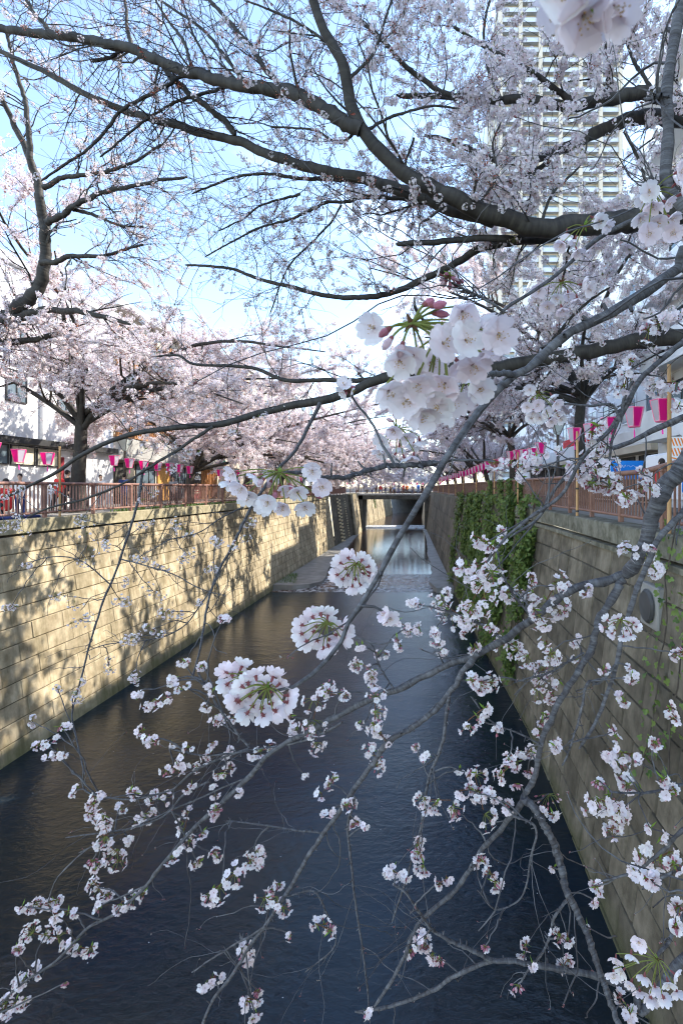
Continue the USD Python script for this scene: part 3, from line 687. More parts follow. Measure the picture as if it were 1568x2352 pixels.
for (x, w) in ((8.55, .14),):
    st.add([(x, 12.0, .3), (x, 17.2, 3.0), (x, 17.2, 4.1), (x, 12.0, 1.45), (x - w, 12.0, .3), (x - w, 17.2, 3.0), (x - w, 17.2, 4.1), (x - w, 12, 1.45)], [[0, 1, 2, 3], [7, 6, 5, 4], [3, 2, 6, 7], [0, 4, 5, 1], [0, 3, 7, 4], [1, 5, 6, 2]])
st.build('stair_parapet', M['white_wall'], E)
for k in range(14):
    MB().box((8.56, 12.1 + .36 * k, .25 + .19 * k), (9.58, 12.46 + .36 * k, .43 + .19 * k)).build('step', M['concrete'], E)
# right: long lower building behind the second tree
G = thing('white_shop_building', 'long white building with dark ground-floor openings behind the right-hand trees', 'building')
MB().box((11.2, 23, ZR - .1), (24, 56, 16.5)).build('wall', M['white_wall'], G)
MB().box((10.9, 22.8, 16.5), (24.2, 56.2, 17)).build('roof', M['grey_wall'], G)
MB().box((11.25, 47.5, 17), (23.9, 56, 19.7)).build('upper_storey', M['white_wall'], G)  # roof step added to cast a shadow on the left wall foot
MB().box((11.2, 56.01, ZR - .1), (24, 61.5, 21.2)).build('stair_tower', M['white_wall'], G)  # taller end block added for the next step of that shadow
MB().box((10.2, 23, 3.1), (11.2, 56, 3.9), ch=.02).build('canopy', M['white_wall'], G)
MB().box((10.18, 23, 2.75), (11.2, 56, 3.09)).build('canopy_soffit', M['beige_wall'], G)
for k in range(9):
    window(G, 'x', 11.2, 23.6 + 3.55 * k, 26.6 + 3.55 * k, .3, 2.7, -1, pane=M['dark_room'], bars=2, name='shop_window')
for f in range(4):
    for k in range(10):
        window(G, 'x', 11.2, 23.8 + 3.2 * k, 25.8 + 3.2 * k, 4.6 + 3.0 * f, 6.2 + 3.0 * f, -1, frame=M['white_paint'])
MB().box((10.16, 30, 3.95), (10.22, 38, 4.5)).build('red_sign_band', M['red'], G)
H_ = thing('slab_building', 'tall plain grey slab building near the bridge, added to shade the left wall', 'building')  # slab put in to shade the far stretch of the left wall
MB().box((15, 73, ZR - .1), (26, 88, 31)).build('wall', M['grey_wall'], H_)
MB().box((14.8, 72.8, 31), (26.2, 88.2, 31.5)).build('roof', M['white_wall'], H_)
for f in range(9):
    for k in range(4):
        window(H_, 'x', 15, 74 + 3.5 * k, 76.2 + 3.5 * k, 2 + 3.1 * f, 3.7 + 3.1 * f, -1)
        if k < 3:
            window(H_, 'y', 73, 16 + 3.3 * k, 18.2 + 3.3 * k, 2 + 3.1 * f, 3.7 + 3.1 * f, -1)
# tower
M['tower_glass'] = surf('tower_glass', (0.16, 0.21, 0.25), (0.30, 0.36, 0.40), 0.09, 0.15, spec=0.7)  # tower tones kept pale and close together in place of distance haze
T = thing('residential_tower', 'very tall pale residential tower with beige columns and balcony rows rising behind the blossom', 'tower')
TX0, TX1, TY0, TY1, FLH = 21.4, 57.4, 150.0, 187.0, 3.0
M['tower_wall'] = surf('tower_wall', (0.52, 0.46, 0.36), (0.58, 0.52, 0.42), 0.3, 0.7)
M['tower_col'] = surf('tower_column', (0.55, 0.47, 0.36), (0.62, 0.54, 0.43), 0.3, 0.7)
M['tower_slab'] = surf('tower_balcony', (0.50, 0.52, 0.54), (0.57, 0.59, 0.61), 0.4, 0.5)
MB().box((TX0 + 1.2, TY0 + 1.4, ZR - .1), (TX1 - .6, TY1, 152)).build('wall', M['tower_wall'], T)
MB().box((TX0, TY0, 152), (TX1, TY1 + .3, 153.5)).build('roof', M['tower_slab'], T)
bays = np.linspace(TX0, TX1, 7)
for i, x in enumerate(bays):
    MB().box((x - .55, TY0 - .3, 0), (x + .55, TY0 + 1.4, 152)).build('column', M['tower_col'], T)
for y in np.linspace(TY0 + 6, TY1 - .6, 6):
    MB().box((TX0 + .2, y - .5, 0), (TX0 + 1.2, y + .5, 152)).build('column', M['tower_col'], T)
for f in range(50):
    z = 3 + FLH * f
    m = MB()
    for i in range(6):
        a, e = bays[i] + .6, bays[i + 1] - .6
        m.box((a, TY0 + .1, z - .2), (e, TY0 + 1.39, z)).box((a, TY0 + .1, z), (e, TY0 + .25, z + 1.1))
    m.build('balcony', M['tower_slab'], T)
    MB().box((TX0 + .45, TY0 + 1.5, z - .2), (TX0 + 1.19, TY1 - .2, z + .95)).build('side_balcony', M['tower_slab'], T)
cnt, rest = 0, MB()
for f in range(49, -1, -1):
    z = 3 + FLH * f
    for i in range(6):
        a, e = bays[i] + .9, bays[i + 1] - .9
        w = MB() if cnt < 288 else rest
        w.box((a, TY0 + 1.33, z + .1), ((a + e) / 2 - .08, TY0 + 1.398, z + 2.3)).box(((a + e) / 2 + .08, TY0 + 1.33, z + .1), (e, TY0 + 1.398, z + 2.3))
        if cnt < 288: w.build('window', M['tower_glass'], T)
        cnt += 1
    rest.box((TX0 + 1.13, TY0 + 2.2, z + 1.0), (TX0 + 1.198, TY1 - 1, z + 2.5))
rest.build('lower_windows', M['tower_glass'], T, kind='stuff')

fp = MB()
for k in range(150):
    x, y = rng.uniform(-10.5, 2.4), rng.uniform(4, 34); a = rng.uniform(0, 6.28); c_, s_ = math.cos(a) * .012, math.sin(a) * .012
    fp.add([(x - c_, y - s_, WATER_Z + .004), (x + s_ * .7, y - c_ * .7, WATER_Z + .006), (x + c_, y + s_, WATER_Z + .005), (x - s_ * .7, y + c_ * .7, WATER_Z + .006)], [[0, 1, 2, 3]])
fp.build('floating_petals', M['white_cloth'], label='loose white petals drifting on the dark water', cat='petals', kind='stuff')
# ------------------------------------------------------------------ lanterns on cords, poles, lamps
ORD = ['first', 'second', 'third', 'fourth', 'fifth', 'sixth', 'seventh', 'eighth', 'ninth', 'tenth', 'eleventh', 'twelfth', 'thirteenth', 'fourteenth', 'fifteenth', 'sixteenth', 'seventeenth', 'eighteenth', 'nineteenth', 'twentieth']
LR, LQ, LH = 0.215, 0.125, 0.40        # rim radius, foot radius, height
def lantern_at(loc, rot, label, group):
    t = thing('paper_lantern', label, 'lantern', loc, rot, group)
    a = np.radians(np.arange(6) * 60 + 60)
    top = np.c_[LR * np.cos(a), LR * np.sin(a), np.zeros(6)]
    bot = np.c_[LQ * np.cos(a), LQ * np.sin(a), np.full(6, -LH)]
    for i in range(6):
        j = (i + 1) % 6
        q = np.array([top[i], top[j], bot[j], bot[i]]); n = nrm(np.cross(q[1] - q[0], q[3] - q[0]))
        if n[:2] @ q[:, :2].mean(0) < 0: n = -n
        ctr = q.mean(0); q = ctr + (q - ctr) * 0.985
        V = np.vstack([q, q - n * 0.004])
        obj('panel', V, [[0, 1, 2, 3], [7, 6, 5, 4], [0, 4, 5, 1], [1, 5, 6, 2], [2, 6, 7, 3], [3, 7, 4, 0]], M['pink_paper'] if i % 2 else M['paper'], t)
    m = MB()
    for i in range(6):
        j = (i + 1) % 6
        m.tube([top[i], bot[i]], .009, 4).tube([top[i], top[j]], .010, 4).tube([bot[i], bot[j]], .010, 4)
    m.build('frame', M['rose'], t)
    MB().tube([(0, 0, 0), (0, 0, .10)], .006, 4).tube([(-LR * .9, 0, 0), (LR * .9, 0, 0)], .006, 4).build('hanger', M['rope'], t)
    m = MB().tube([(0, 0, -LH), (0, 0, -LH - .07)], .006, 4).tube([(0, 0, -LH - .07), (0.004, 0, -LH - .13), (0.012, 0, -LH - .24)], [.010, .016, .018], 6)
    m.build('tassel', M['pink'], t)
    return t
def cord(name, label, pts, r=0.006):
    V, F = tubes(np.asarray(pts, float)[None], np.full((1, len(pts)), r), 4)
    obj(name, V, F, M['rope'], label=label, cat='festoon')

first = None
def put_lantern(loc, rot, label, group, scale=.92):
    global first
    if first is None:
        first = lantern_at(loc, rot, label, group)
        return
    copy_of(first, loc, rot, scale, label, group)
# left bank, positions read along the cord
LX = XLT - 0.02
left_x = [-20, 43, 109, 262, 297, 330, 362, 390, 412, 436, 505, 548, 585, 616, 640, 660, 677, 692, 706, 718, 729, 739]
left_z = {-20: 2.25, 43: 2.12, 109: 2.10, 262: 2.22, 297: 2.17, 330: 2.13, 362: 2.12, 390: 2.13, 412: 2.12, 436: 2.08}
pts = []
names = {1: 'pink and white lantern nearest the left edge of the left bank cord', 2: 'pink lantern second from the left edge, in front of the white building', 3: 'pink lantern just right of the leaning trunk on the left bank'}
k = 0
for i, x in enumerate(left_x):
    y = LX * FL / (x - CX)
    z = left_z.get(x, 2.1 + 0.08 * math.sin(i * 1.7))
    pts.append((LX, y, z + 0.1))
    if i < 10:
        lab = names.get(i) or f'pink lantern before the timber building, {ORD[max(0, i - 3)]} from the left after the leaning trunk' if i else 'pink lantern partly cut off by the left edge of the picture'
        put_lantern((LX, y, z), (i * 37) % 23 - 12, lab, 'lanterns along the left railing')
    else:
        put_lantern((LX, y, z), (i * 37) % 23 - 12, f'small distant pink lantern above the left railing, {ORD[21 - i]} back from the bridge end', 'far lanterns of the left bank')
cord('lantern_festoon', 'thin dark cord carrying pink lanterns above the left railing', pts)
# right bank
def solve_right(x):
    ys_ = np.linspace(5, 84, 4000)
    xs = CX + FL * (xrt(ys_) + 0.05) / ys_
    return float(np.interp(-x, -xs, ys_))
right = [(1520, 919), (1456, 937), (1400, 960), (1356, 975), (1319, 984), (1242, 1017), (1222, 1030), (1204, 1033), (1188, 1034), (1173, 1037), (1152, 1052), (1140, 1056), (1129, 1058), (1119, 1060), (1109, 1065), (1102, 1068), (1094, 1071), (1087, 1074), (1080, 1077), (1073, 1080)]
pts = [(xrt(6.5) + .05, 6.5, 2.75)]
for i, (x, yt) in enumerate(right):
    y = solve_right(x); z = EYE - (yt - CY) * y / FL
    z = min(z, 2.75)
    pts.append((xrt(y) + .05, y, z + .1))
    lab = f'pink and white lantern over the right railing, {ORD[i]} counted from the right edge' if i < 12 else f'small pink lantern far along the right railing, {ORD[i - 12]} of the tight run'
    put_lantern((xrt(y) + .05, y, z), (i * 41) % 25 - 12, lab, 'lanterns along the right railing' if i < 12 else 'far lanterns of the right bank', .9)
for i in range(16):
    y = pts[-1][1] + 1.9
    if y > 84: break
    pts.append((xrt(y) + .05, y, 2.3 + .07 * math.sin(i * 2.1)))
    put_lantern((pts[-1][0], y, pts[-1][2] - .1), (i * 29) % 25, f'minute pink lantern over the far right railing, {ORD[i]} of the last stretch', 'far lanterns of the right bank')
cord('lantern_festoon', 'thin dark cord carrying pink lanterns above the right railing', pts)
pts = []
for i in range(17):
    x = -13.8 + i * 0.98
    pts.append((x, 84.8, 1.95 + 0.05 * math.sin(i * 1.3)))
    put_lantern((x, 84.8, pts[-1][2] - .1), (i * 31) % 40, f'tiny pink lantern hanging above the far bridge railing, {ORD[i]} from the left', 'lanterns on the far bridge')
cord('lantern_festoon', 'cord of tiny pink lanterns above the far bridge', pts)

def pole(x, y, z0, z1, label, group=None, r=0.035):
    p = thing('lantern_pole', label, 'pole', (x, y, z0), 0, group)
    MB().tube([(0, 0, 0), (.004, 0, (z1 - z0) * .5), (0, 0, z1 - z0)], [r, r, r * .9], 10).build('shaft', M['bamboo'], p, smooth=True)
    m = MB()
    for q in (.25, .85):
        m.tube([(0, 0, q), (0, 0, q + .05)], r * 1.25, 10)
    m.build('tie', M['rope'], p)
for i, y in enumerate((8.2, 13.3, 20.3, 25.2, 31.0, 37, 43, 50, 58, 67)):
    z1 = np.interp(y, [8, 9, 13, 20, 30, 70], [3.05, 2.9, 2.5, 2.45, 2.45, 2.4])
    pole(xrt(y) + 0.03, y, ZR - 0.12, z1, f'tan wooden lantern pole at the right railing, {ORD[i]} from the right edge' if i < 5 else f'thin distant tan pole on the right bank, {ORD[i - 5]} of the far ones', 'lantern poles on the right bank' if i < 5 else 'far poles of the right bank')
for i, x in enumerate((138, 517, 655, 715)):
    y = LX * FL / (x - CX)
    pole(LX - .01, y, ZL - .02, 2.35, ['tan lantern pole left of the leaning trunk on the left bank', 'tan lantern pole beside the near blossom spray on the left railing', 'thin distant tan pole, nearer of two on the left railing', 'thin distant tan pole, farther of two on the left railing'][i])

def street_lamp(x, y, z, label):
    t = thing('street_lamp', label, 'street lamp', (x, y, z))
    MB().tube([(0, 0, 0), (0, 0, .6), (0, 0, .62), (0, 0, 3.0)], [.12, .11, .07, .06], 12).build('post', M['lamp_metal'], t)
    a = np.radians(np.arange(4) * 90 + 45)
    T_, Bo = np.c_[.40 * np.cos(a), .40 * np.sin(a), np.full(4, 3.62)], np.c_[.10 * np.cos(a), .10 * np.sin(a), np.full(4, 3.0)]
    for i in range(4):
        j = (i + 1) % 4
        obj('pane', [T_[i], T_[j], Bo[j], Bo[i]], [[0, 1, 2, 3]], M['lamp_glass'], t)
    m = MB()
    for i in range(4):
        m.tube([T_[i], Bo[i]], .018, 5).tube([T_[i], T_[(i + 1) % 4]], .02, 5)
    m.add(np.vstack([T_ + [0, 0, .02], [[0, 0, 3.74]]]), [[i, (i + 1) % 4, 4] for i in range(4)]).build('cap', M['lamp_metal'], t)
street_lamp(-16.4, 27, ZL, 'dark street lamp with flared milky lantern head before the timber building')
street_lamp(5.4, 21.0, ZR, 'dark street lamp with flared head by the right trunk, behind lanterns')
# striped notice with two characters
sg = thing('striped_notice', 'orange and white striped notice with black Japanese characters beside the right pole', 'sign', (0, 0, 0))
nx, ny = 5.30, 11.0
MB().box((nx, ny, 1.68), (nx + .86, ny + .02, 2.12)).box((nx, ny, 1.3), (nx + .17, ny + .019, 1.68)).build('board', M['white_paint'], sg)
m = MB()
for k in range(13):
    x = nx + k * .072
    for z0 in (1.92, 1.70):
        if x + .11 < nx + .86 and not (nx + .3 < x < nx + .52):
            m.add([(x, ny - .004, z0 + .17), (x + .035, ny - .004, z0 + .17), (x + .10, ny - .004, z0), (x + .065, ny - .004, z0)], [[0, 3, 2, 1]])
for k in range(5):
    z = 1.32 + k * .075
    m.add([(nx + .01, ny - .004, z + .06), (nx + .01, ny - .004, z + .03), (nx + .16, ny - .004, z - .01), (nx + .16, ny - .004, z + .02)], [[0, 1, 2, 3]])
m.build('stripes', M['orange'], sg)
def strokes(parent, cx, cz, s, segs, y):
    m = MB()
    for x0, z0, x1, z1 in segs:
        d = nrm(np.array([x1 - x0, z1 - z0])) * .0; p = np.array([-(z1 - z0), x1 - x0], float); p = p / np.linalg.norm(p) * .045
        q = [(x0 + p[0], z0 + p[1]), (x1 + p[0], z1 + p[1]), (x1 - p[0], z1 - p[1]), (x0 - p[0], z0 - p[1])]
        V = [(cx + a * s, y, cz + b * s) for a, b in q] + [(cx + a * s, y + .003, cz + b * s) for a, b in q]
        m.add(V, [[0, 3, 2, 1], [4, 5, 6, 7], [0, 1, 5, 4], [1, 2, 6, 5], [2, 3, 7, 6], [3, 0, 4, 7]])
    m.build('character', M['black'], parent)
strokes(sg, nx + .41, 2.0, .19, [(-.35, .32, .35, .32), (0, .5, 0, .14), (-.45, .14, .45, .14), (-.2, .1, -.1, -.03), (.2, .1, .1, -.03), (-.35, -.06, .35, -.06), (-.45, -.24, .45, -.24), (0, -.06, 0, -.52)], ny - .006)
strokes(sg, nx + .41, 1.79, .17, [(-.48, .1, .48, .16), (.2, .45, .2, -.1), (.2, -.1, .1, -.18), (-.2, .42, -.2, -.3), (-.2, -.3, .05, -.42), (.05, -.42, .38, -.38)], ny - .006)

# white van and a blue stall banner behind the right railing
v = thing('white_van', 'white box van parked behind the right railing, its roof above the handrail', 'van', (1.15, -1.7, 0))
MB().box((5.7, 13.4, .62), (7.4, 17.6, 2.02), ch=.06).build('body', M['white_paint'], v)
m = MB(); h = trimesh.convex.convex_hull(np.array([(x, y, z) for x in (5.75, 7.35) for y, z in ((13.4, .55), (12.2, .55), (12.1, 1.1), (12.5, 1.25), (13.1, 1.85), (13.4, 1.9))]))
m.add(h.vertices, h.faces).build('cab', M['white_paint'], v)
MB().add([(5.85, 12.48, 1.27), (7.25, 12.48, 1.27), (7.2, 13.05, 1.8), (5.9, 13.05, 1.8)], [[0, 1, 2, 3]]).build('windscreen', M['window_tint'], v)
MB().box((5.685, 14.2, 1.5), (5.7, 15.5, 1.62)).build('lettering_band', M['frame_dark'], v)
for x in (5.78, 7.32):
    for y in (13.0, 16.8):
        w = MB()
        V, F = tubes(np.array([[(x - .09, y, .54), (x + .09, y, .54)]]), np.full((1, 2), .32), 20)
        w.tube([(x - .09, y, .54), (x + .09, y, .54)], .32, 20).build('wheel', M['tyre'], v)
bn = thing('stall_banner', 'bright blue banner board with faint white script behind the right railing', 'banner')
MB().box((6.6, 18.2, 1.30), (7.8, 18.26, 1.98), ch=.01).build('board', M['blue'], bn)
for x in (6.62, 7.68):
    MB().tube([(x, 18.3, ZR), (x, 18.3, 1.9)], .02, 6).build('post', M['chrome'], bn)
q = np.array([(6.7 + .03 * i, 18.195, 1.72 + .05 * math.sin(i * 1.9) + .004 * i) for i in range(16)])
MB().tube(spline(q, 60), .006, 4).build('script', M['white_paint'], bn)
q = np.array([(7.2 + .03 * i, 18.195, 1.78 + .03 * math.sin(i * 1.1)) for i in range(12)])
MB().tube(spline(q, 40), .005, 4).build('script', M['white_paint'], bn)

# ------------------------------------------------------------------ people
def capsule_chain(J, pairs):
    parts = []
    for a, b_ in pairs:
        s = [m3.Manifold.sphere(J[k][1], 12).translate(list(map(float, J[k][0]))) for k in (a, b_)]
        parts.append(m3.Manifold.batch_hull(s))
    return m3.Manifold.batch_boolean(parts, m3.OpType.Add)
def smoothed(m, l=0.045, it=6):
    mm = m.refine_to_length(l).to_mesh()
    t = trimesh.Trimesh(mm.vert_properties[:, :3], mm.tri_verts, process=True)
    trimesh.smoothing.filter_taubin(t, iterations=it)
    return t
POSES = {}
def pose(kind):
    """Joints of a 1.68 m figure facing -y, feet at z = 0."""
    if kind in POSES: return POSES[kind]
    J = {}
    sit = kind == 'sit'
    hz = 0.46 if sit else 0.90
    J['pelvis'] = ((0, 0, hz), .135); J['chest'] = ((0, -.02, hz + .34), .145); J['neck'] = ((0, -.03, hz + .55), .055); J['skull'] = ((0, -.045, hz + .645), .062)
    for s, n in ((-1, 'l'), (1, 'r')):
        J['sh' + n] = ((s * .17, -.02, hz + .46), .06)
        if kind == 'phone':
            J['el' + n] = ((s * .22, -.12, hz + .22), .042); J['wr' + n] = ((s * .09, -.30, hz + .44), .03)
        elif kind == 'lean':
            J['el' + n] = ((s * .24, -.14, hz + .20), .042); J['wr' + n] = ((s * .14, -.36, hz + .14), .03)
        elif sit:
            J['el' + n] = ((s * .22, -.06, hz + .2), .042); J['wr' + n] = ((s * .12, -.28, hz + .12), .03)
        else:
            f = s if kind == 'walk' else .2
            J['el' + n] = ((s * .22, .03 * f, hz + .19), .042); J['wr' + n] = ((s * .23, -.10 * f - .04, hz - .05), .03)
        J['hip' + n] = ((s * .09, 0, hz - .03), .095)
        if sit:
            J['kn' + n] = ((s * .12, -.42, hz - .02), .062); J['an' + n] = ((s * .12, -.44, .09), .042); J['to' + n] = ((s * .12, -.58, .04), .034)
        else:
            f = s * (.22 if kind == 'walk' else .02)
            J['kn' + n] = ((s * .10, -.02 + f * .5 - abs(f) * .3, .48), .062); J['an' + n] = ((s * .10, f, .09), .042); J['to' + n] = ((s * .12, f - .15, .04), .034)
    pr = [('pelvis', 'chest'), ('chest', 'neck'), ('neck', 'skull')]
    for n in 'lr':
        pr += [('chest', 'sh' + n), ('sh' + n, 'el' + n), ('el' + n, 'wr' + n), ('pelvis', 'hip' + n), ('hip' + n, 'kn' + n), ('kn' + n, 'an' + n), ('an' + n, 'to' + n)]
    parts = [capsule_chain(J, pr)]
    hc = np.array([0, -.05, hz + .72])
    S = lambda c, r, sc=(1, 1, 1): m3.Manifold.sphere(r, 16).scale(list(sc)).translate(list(map(float, np.array(c))))
    parts += [S(hc, .1, (.78, .95, 1.15)), S(hc + [0, -.095, -.01], .018, (.8, 1.1, 1.3)), S(hc + [0, -.06, -.075], .045, (1, .9, .8)), S(hc + [-.08, .0, 0], .022, (.5, .8, 1.3)), S(hc + [.08, .0, 0], .022, (.5, .8, 1.3))]
    for n, s in (('l', -1), ('r', 1)):
        w = np.array(J['wr' + n][0]); e = np.array(J['el' + n][0]); d = nrm(w - e)
        side = nrm(np.cross(d, [0, 0, 1.0]) + 1e-6); up = np.cross(side, d)
        palm = w + d * .06
        parts.append(m3.Manifold.batch_hull([S(w, .024), S(palm + side * .026, .014), S(palm - side * .026, .014)]))
        for k in range(4):
            o = side * (.03 - .02 * k); L = (.058, .07, .066, .05)[k]
            p0 = palm + o; p1 = p0 + d * L * .55 + up * .004; p2 = p1 + d * L * .4 - up * .015
            parts.append(m3.Manifold.batch_hull([S(p0, .010), S(p1, .009)])); parts.append(m3.Manifold.batch_hull([S(p1, .009), S(p2, .008)]))
        th = w + d * .02 + side * .03
        parts.append(m3.Manifold.batch_hull([S(th, .011), S(th + d * .035 + side * .025, .009)]))
    body = smoothed(m3.Manifold.batch_boolean(parts, m3.OpType.Add), .035, 4)
    def cloth(names, pairs, grow):
        K = {k: (p, r + grow) for k, (p, r) in J.items()}
        return smoothed(capsule_chain(K, pairs), .05, 6)
    K = dict(J)
    K['cuffl'] = (tuple(np.array(J['wrl'][0]) * .9 + np.array(J['ell'][0]) * .1), .036); K['cuffr'] = (tuple(np.array(J['wrr'][0]) * .9 + np.array(J['elr'][0]) * .1), .036)
    K['hem'] = ((0, 0, hz - .08), .15)
    G = {k: (p, r + .022) for k, (p, r) in K.items()}
    G['neck'] = ((J['neck'][0][0], J['neck'][0][1], J['neck'][0][2] - .05), .065)
    top = smoothed(capsule_chain(G, [('hem', 'chest'), ('chest', 'neck')] + [q for n in 'lr' for q in (('chest', 'sh' + n), ('sh' + n, 'el' + n), ('el' + n, 'cuff' + n))]), .05, 5)
    G2 = {k: (p, r + .016) for k, (p, r) in J.items()}
    tr = smoothed(capsule_chain(G2, [q for n in 'lr' for q in (('pelvis', 'hip' + n), ('hip' + n, 'kn' + n), ('kn' + n, 'an' + n))]), .05, 5)
    G3 = {k: (p, r + .012) for k, (p, r) in J.items()}
    sh = smoothed(capsule_chain(G3, [('anl', 'tol'), ('anr', 'tor')]), .05, 3)
    cap = S(hc + [0, .012, .022], .108, (.82, .98, 1.1)) - S(hc + [0, -.10, -.06], .1, (1.2, .9, 1.1))
    hair = smoothed(cap, .03, 3)
    eyes = MB()
    for s in (-1, 1):
        e = trimesh.creation.icosphere(1, .010); eyes.add(e.vertices + hc + [s * .032, -.088, .012], e.faces)
    POSES[kind] = dict(body=body, top=top, trousers=tr, shoes=sh, hair=hair, eyes=eyes)
    return POSES[kind]
def person(loc, rot, kind, top, trousers, label, h=1.0, group=None):
    p = thing('person', label, 'person', loc, rot, group, scale=h)
    q = pose(kind)
    for n, mt in (('body', 'skin'), ('top', top), ('trousers', trousers), ('shoes', 'dark_cloth'), ('hair', 'hair')):
        obj(n, q[n].vertices, q[n].faces, M[mt], p, smooth=True)
    q['eyes'].build('eyes', M['hair'], p)
z = ZL
person((-14.2, 15.0, z), 60, 'sit', 'white_cloth', 'navy', 'person in white top seated low behind the left railing near the edge')
person((-14.0, 16.6, z), 250, 'sit', 'red', 'dark_cloth', 'person in bright red jacket sitting behind the left railing')
person((-14.6, 17.9, z), 20, 'stand', 'white_cloth', 'navy', 'person in white top with navy sleeves side by the left pole', .86)
person((-14.8, 14.6, z), 300, 'sit', 'tan_cloth', 'denim', 'person in tan top sitting beside the yellow mat at far left', .95)
person((-14.6, 19.8, z), 340, 'walk', 'red', 'dark_cloth', 'person in red and dark clothes walking right of the leaning trunk', .95)
person((-15.2, 21.0, z), 160, 'walk', 'dark_cloth', 'dark_cloth', 'person in dark clothes walking behind the left railing near the lamp')
person((-15.6, 23.8, z), 30, 'stand', 'white_cloth', 'grey_cloth', 'person in white shirt standing in front of the left shop panel', .93)
person((-16.2, 26.6, z), 200, 'phone', 'navy', 'denim', 'person in navy jacket raising a hand near the timber building')
person((-15.2, 29.8, z), 10, 'walk', 'grey_cloth', 'dark_cloth', 'person in grey top walking below the black shop sign', .96)
m = MB().box((-13.9, 14.1, z + .3), (-13.3, 14.9, z + .36), ch=.01)
m.build('yellow_mat', M['yellow'], label='yellow folded mat on a low box behind the left railing', cat='mat')
MB().box((-13.9, 14.1, z), (-13.3, 14.9, z + .295), ch=.02).build('crate', M['orange_wood'], label='low wooden box under the yellow mat behind the left railing', cat='crate')
MB().box((-13.5, 15.2, z + .02), (-12.6, 16.3, z + .12), ch=.04).build('picnic_sheet', M['navy'], label='navy picnic sheet spread behind the left railing near the white-topped sitter', cat='sheet')
person((5.2, 9.3, ZR), 10, 'stand', 'navy', 'dark_cloth', 'person with dark hair just behind the right handrail, head above it', .93)
person((5.6, 12.0, ZR), 200, 'stand', 'red', 'dark_cloth', 'person in red coat behind the right railing balusters', .85)
person((5.3, 7.6, ZR), 80, 'walk', 'white_cloth', 'navy', 'person in white top half hidden by the railing at the right edge', .86)
person((5.5, 10.4, ZR), 150, 'stand', 'blue', 'denim', 'person in bright blue top behind the right railing', .80)
cols = [('navy', 'dark_cloth'), ('white_cloth', 'navy'), ('dark_cloth', 'dark_cloth'), ('red', 'denim'), ('dark_cloth', 'denim'), ('tan_cloth', 'dark_cloth'), ('blue', 'dark_cloth'), ('grey_cloth', 'navy'), ('red', 'dark_cloth'), ('orange', 'dark_cloth'), ('white_cloth', 'denim'), ('blue', 'denim'), ('dark_cloth', 'dark_cloth'), ('grey_cloth', 'dark_cloth')]
says = ['navy', 'white', 'black', 'red', 'dark jacket and denim', 'tan', 'blue', 'grey and navy', 'red and black', 'orange', 'white and denim', 'blue and denim', 'black', 'grey']
for i, (a, c) in enumerate(cols):
    x = -10.6 + i * 0.78 + rng.uniform(-.2, .2)
    person((x, 85.75 + (i % 2) * .75, .0), rng.uniform(-30, 30) + (180 if i % 4 == 3 else 0), ('lean', 'phone', 'stand', 'walk')[i % 4], a, c, f'tiny person in {says[i]} on the far bridge, {ORD[i]} from the left', rng.uniform(.92, 1.04))

# ------------------------------------------------------------------ scattered leaves: helper for instancers
def quats(D, roll):
    """Quaternions turning +z to the directions D with a roll about them."""
    D = nrm(D); z = np.array([0, 0, 1.0])
    ax = np.cross(z, D); s = np.linalg.norm(ax, axis=1); c = D[:, 2]
    ang = np.arctan2(s, c); ax = np.where(s[:, None] > 1e-6, ax / np.maximum(s, 1e-6)[:, None], [1.0, 0, 0])
    q1 = np.c_[np.cos(ang / 2), ax * np.sin(ang / 2)[:, None]]
    q2 = np.c_[np.cos(roll / 2), np.zeros((len(D), 2)), np.sin(roll / 2)]
    w1, x1, y1, z1 = q1.T; w2, x2, y2, z2 = q2.T
    return np.c_[w1*w2-x1*x2-y1*y2-z1*z2, w1*x2+x1*w2+y1*z2-z1*y2, w1*y2-x1*z2+y1*w2+z1*x2, w1*z2+x1*y2-y1*x2+z1*w2]
stage.CreateClassPrim('/World/Prototypes')
def proto(name, V, F, mat, col=None):
    return obj(name, V, F, mat, '/World/Prototypes', col)
def scatter(parent, name, protos, P, D, S, rng, idx=None, **tags):
    path = numbered(parent, name)
    pi = UsdGeom.PointInstancer.Define(stage, path)
    for k, p in enumerate(protos):
        UsdGeom.Xform.Define(stage, f'{path}/Prototypes/sprig_{k:03d}')
        stage.DefinePrim(f'{path}/Prototypes/sprig_{k:03d}/sprig').GetReferences().AddInternalReference(p)
    pi.CreatePrototypesRel().SetTargets([Sdf.Path(f'{path}/Prototypes/sprig_{k:03d}') for k in range(len(protos))])
    n = len(P)
    idx = rng.integers(0, len(protos), n) if idx is None else idx
    pi.CreateProtoIndicesAttr(Vt.IntArray.FromNumpy(idx.astype(np.int32)))
    pi.CreatePositionsAttr(Vt.Vec3fArray.FromNumpy(np.asarray(P, np.float32)))
    q = quats(D, rng.uniform(0, 6.283, n)).astype(np.float32)
    pi.CreateOrientationsAttr(Vt.QuathArray([Gf.Quath(float(a), float(b), float(c), float(d)) for a, b, c, d in q]))
    S = np.broadcast_to(np.asarray(S, float), (n,))
    pi.CreateScalesAttr(Vt.Vec3fArray.FromNumpy(np.repeat(S[:, None], 3, 1).astype(np.float32)))
    tag(pi.GetPrim(), **tags)
    return path

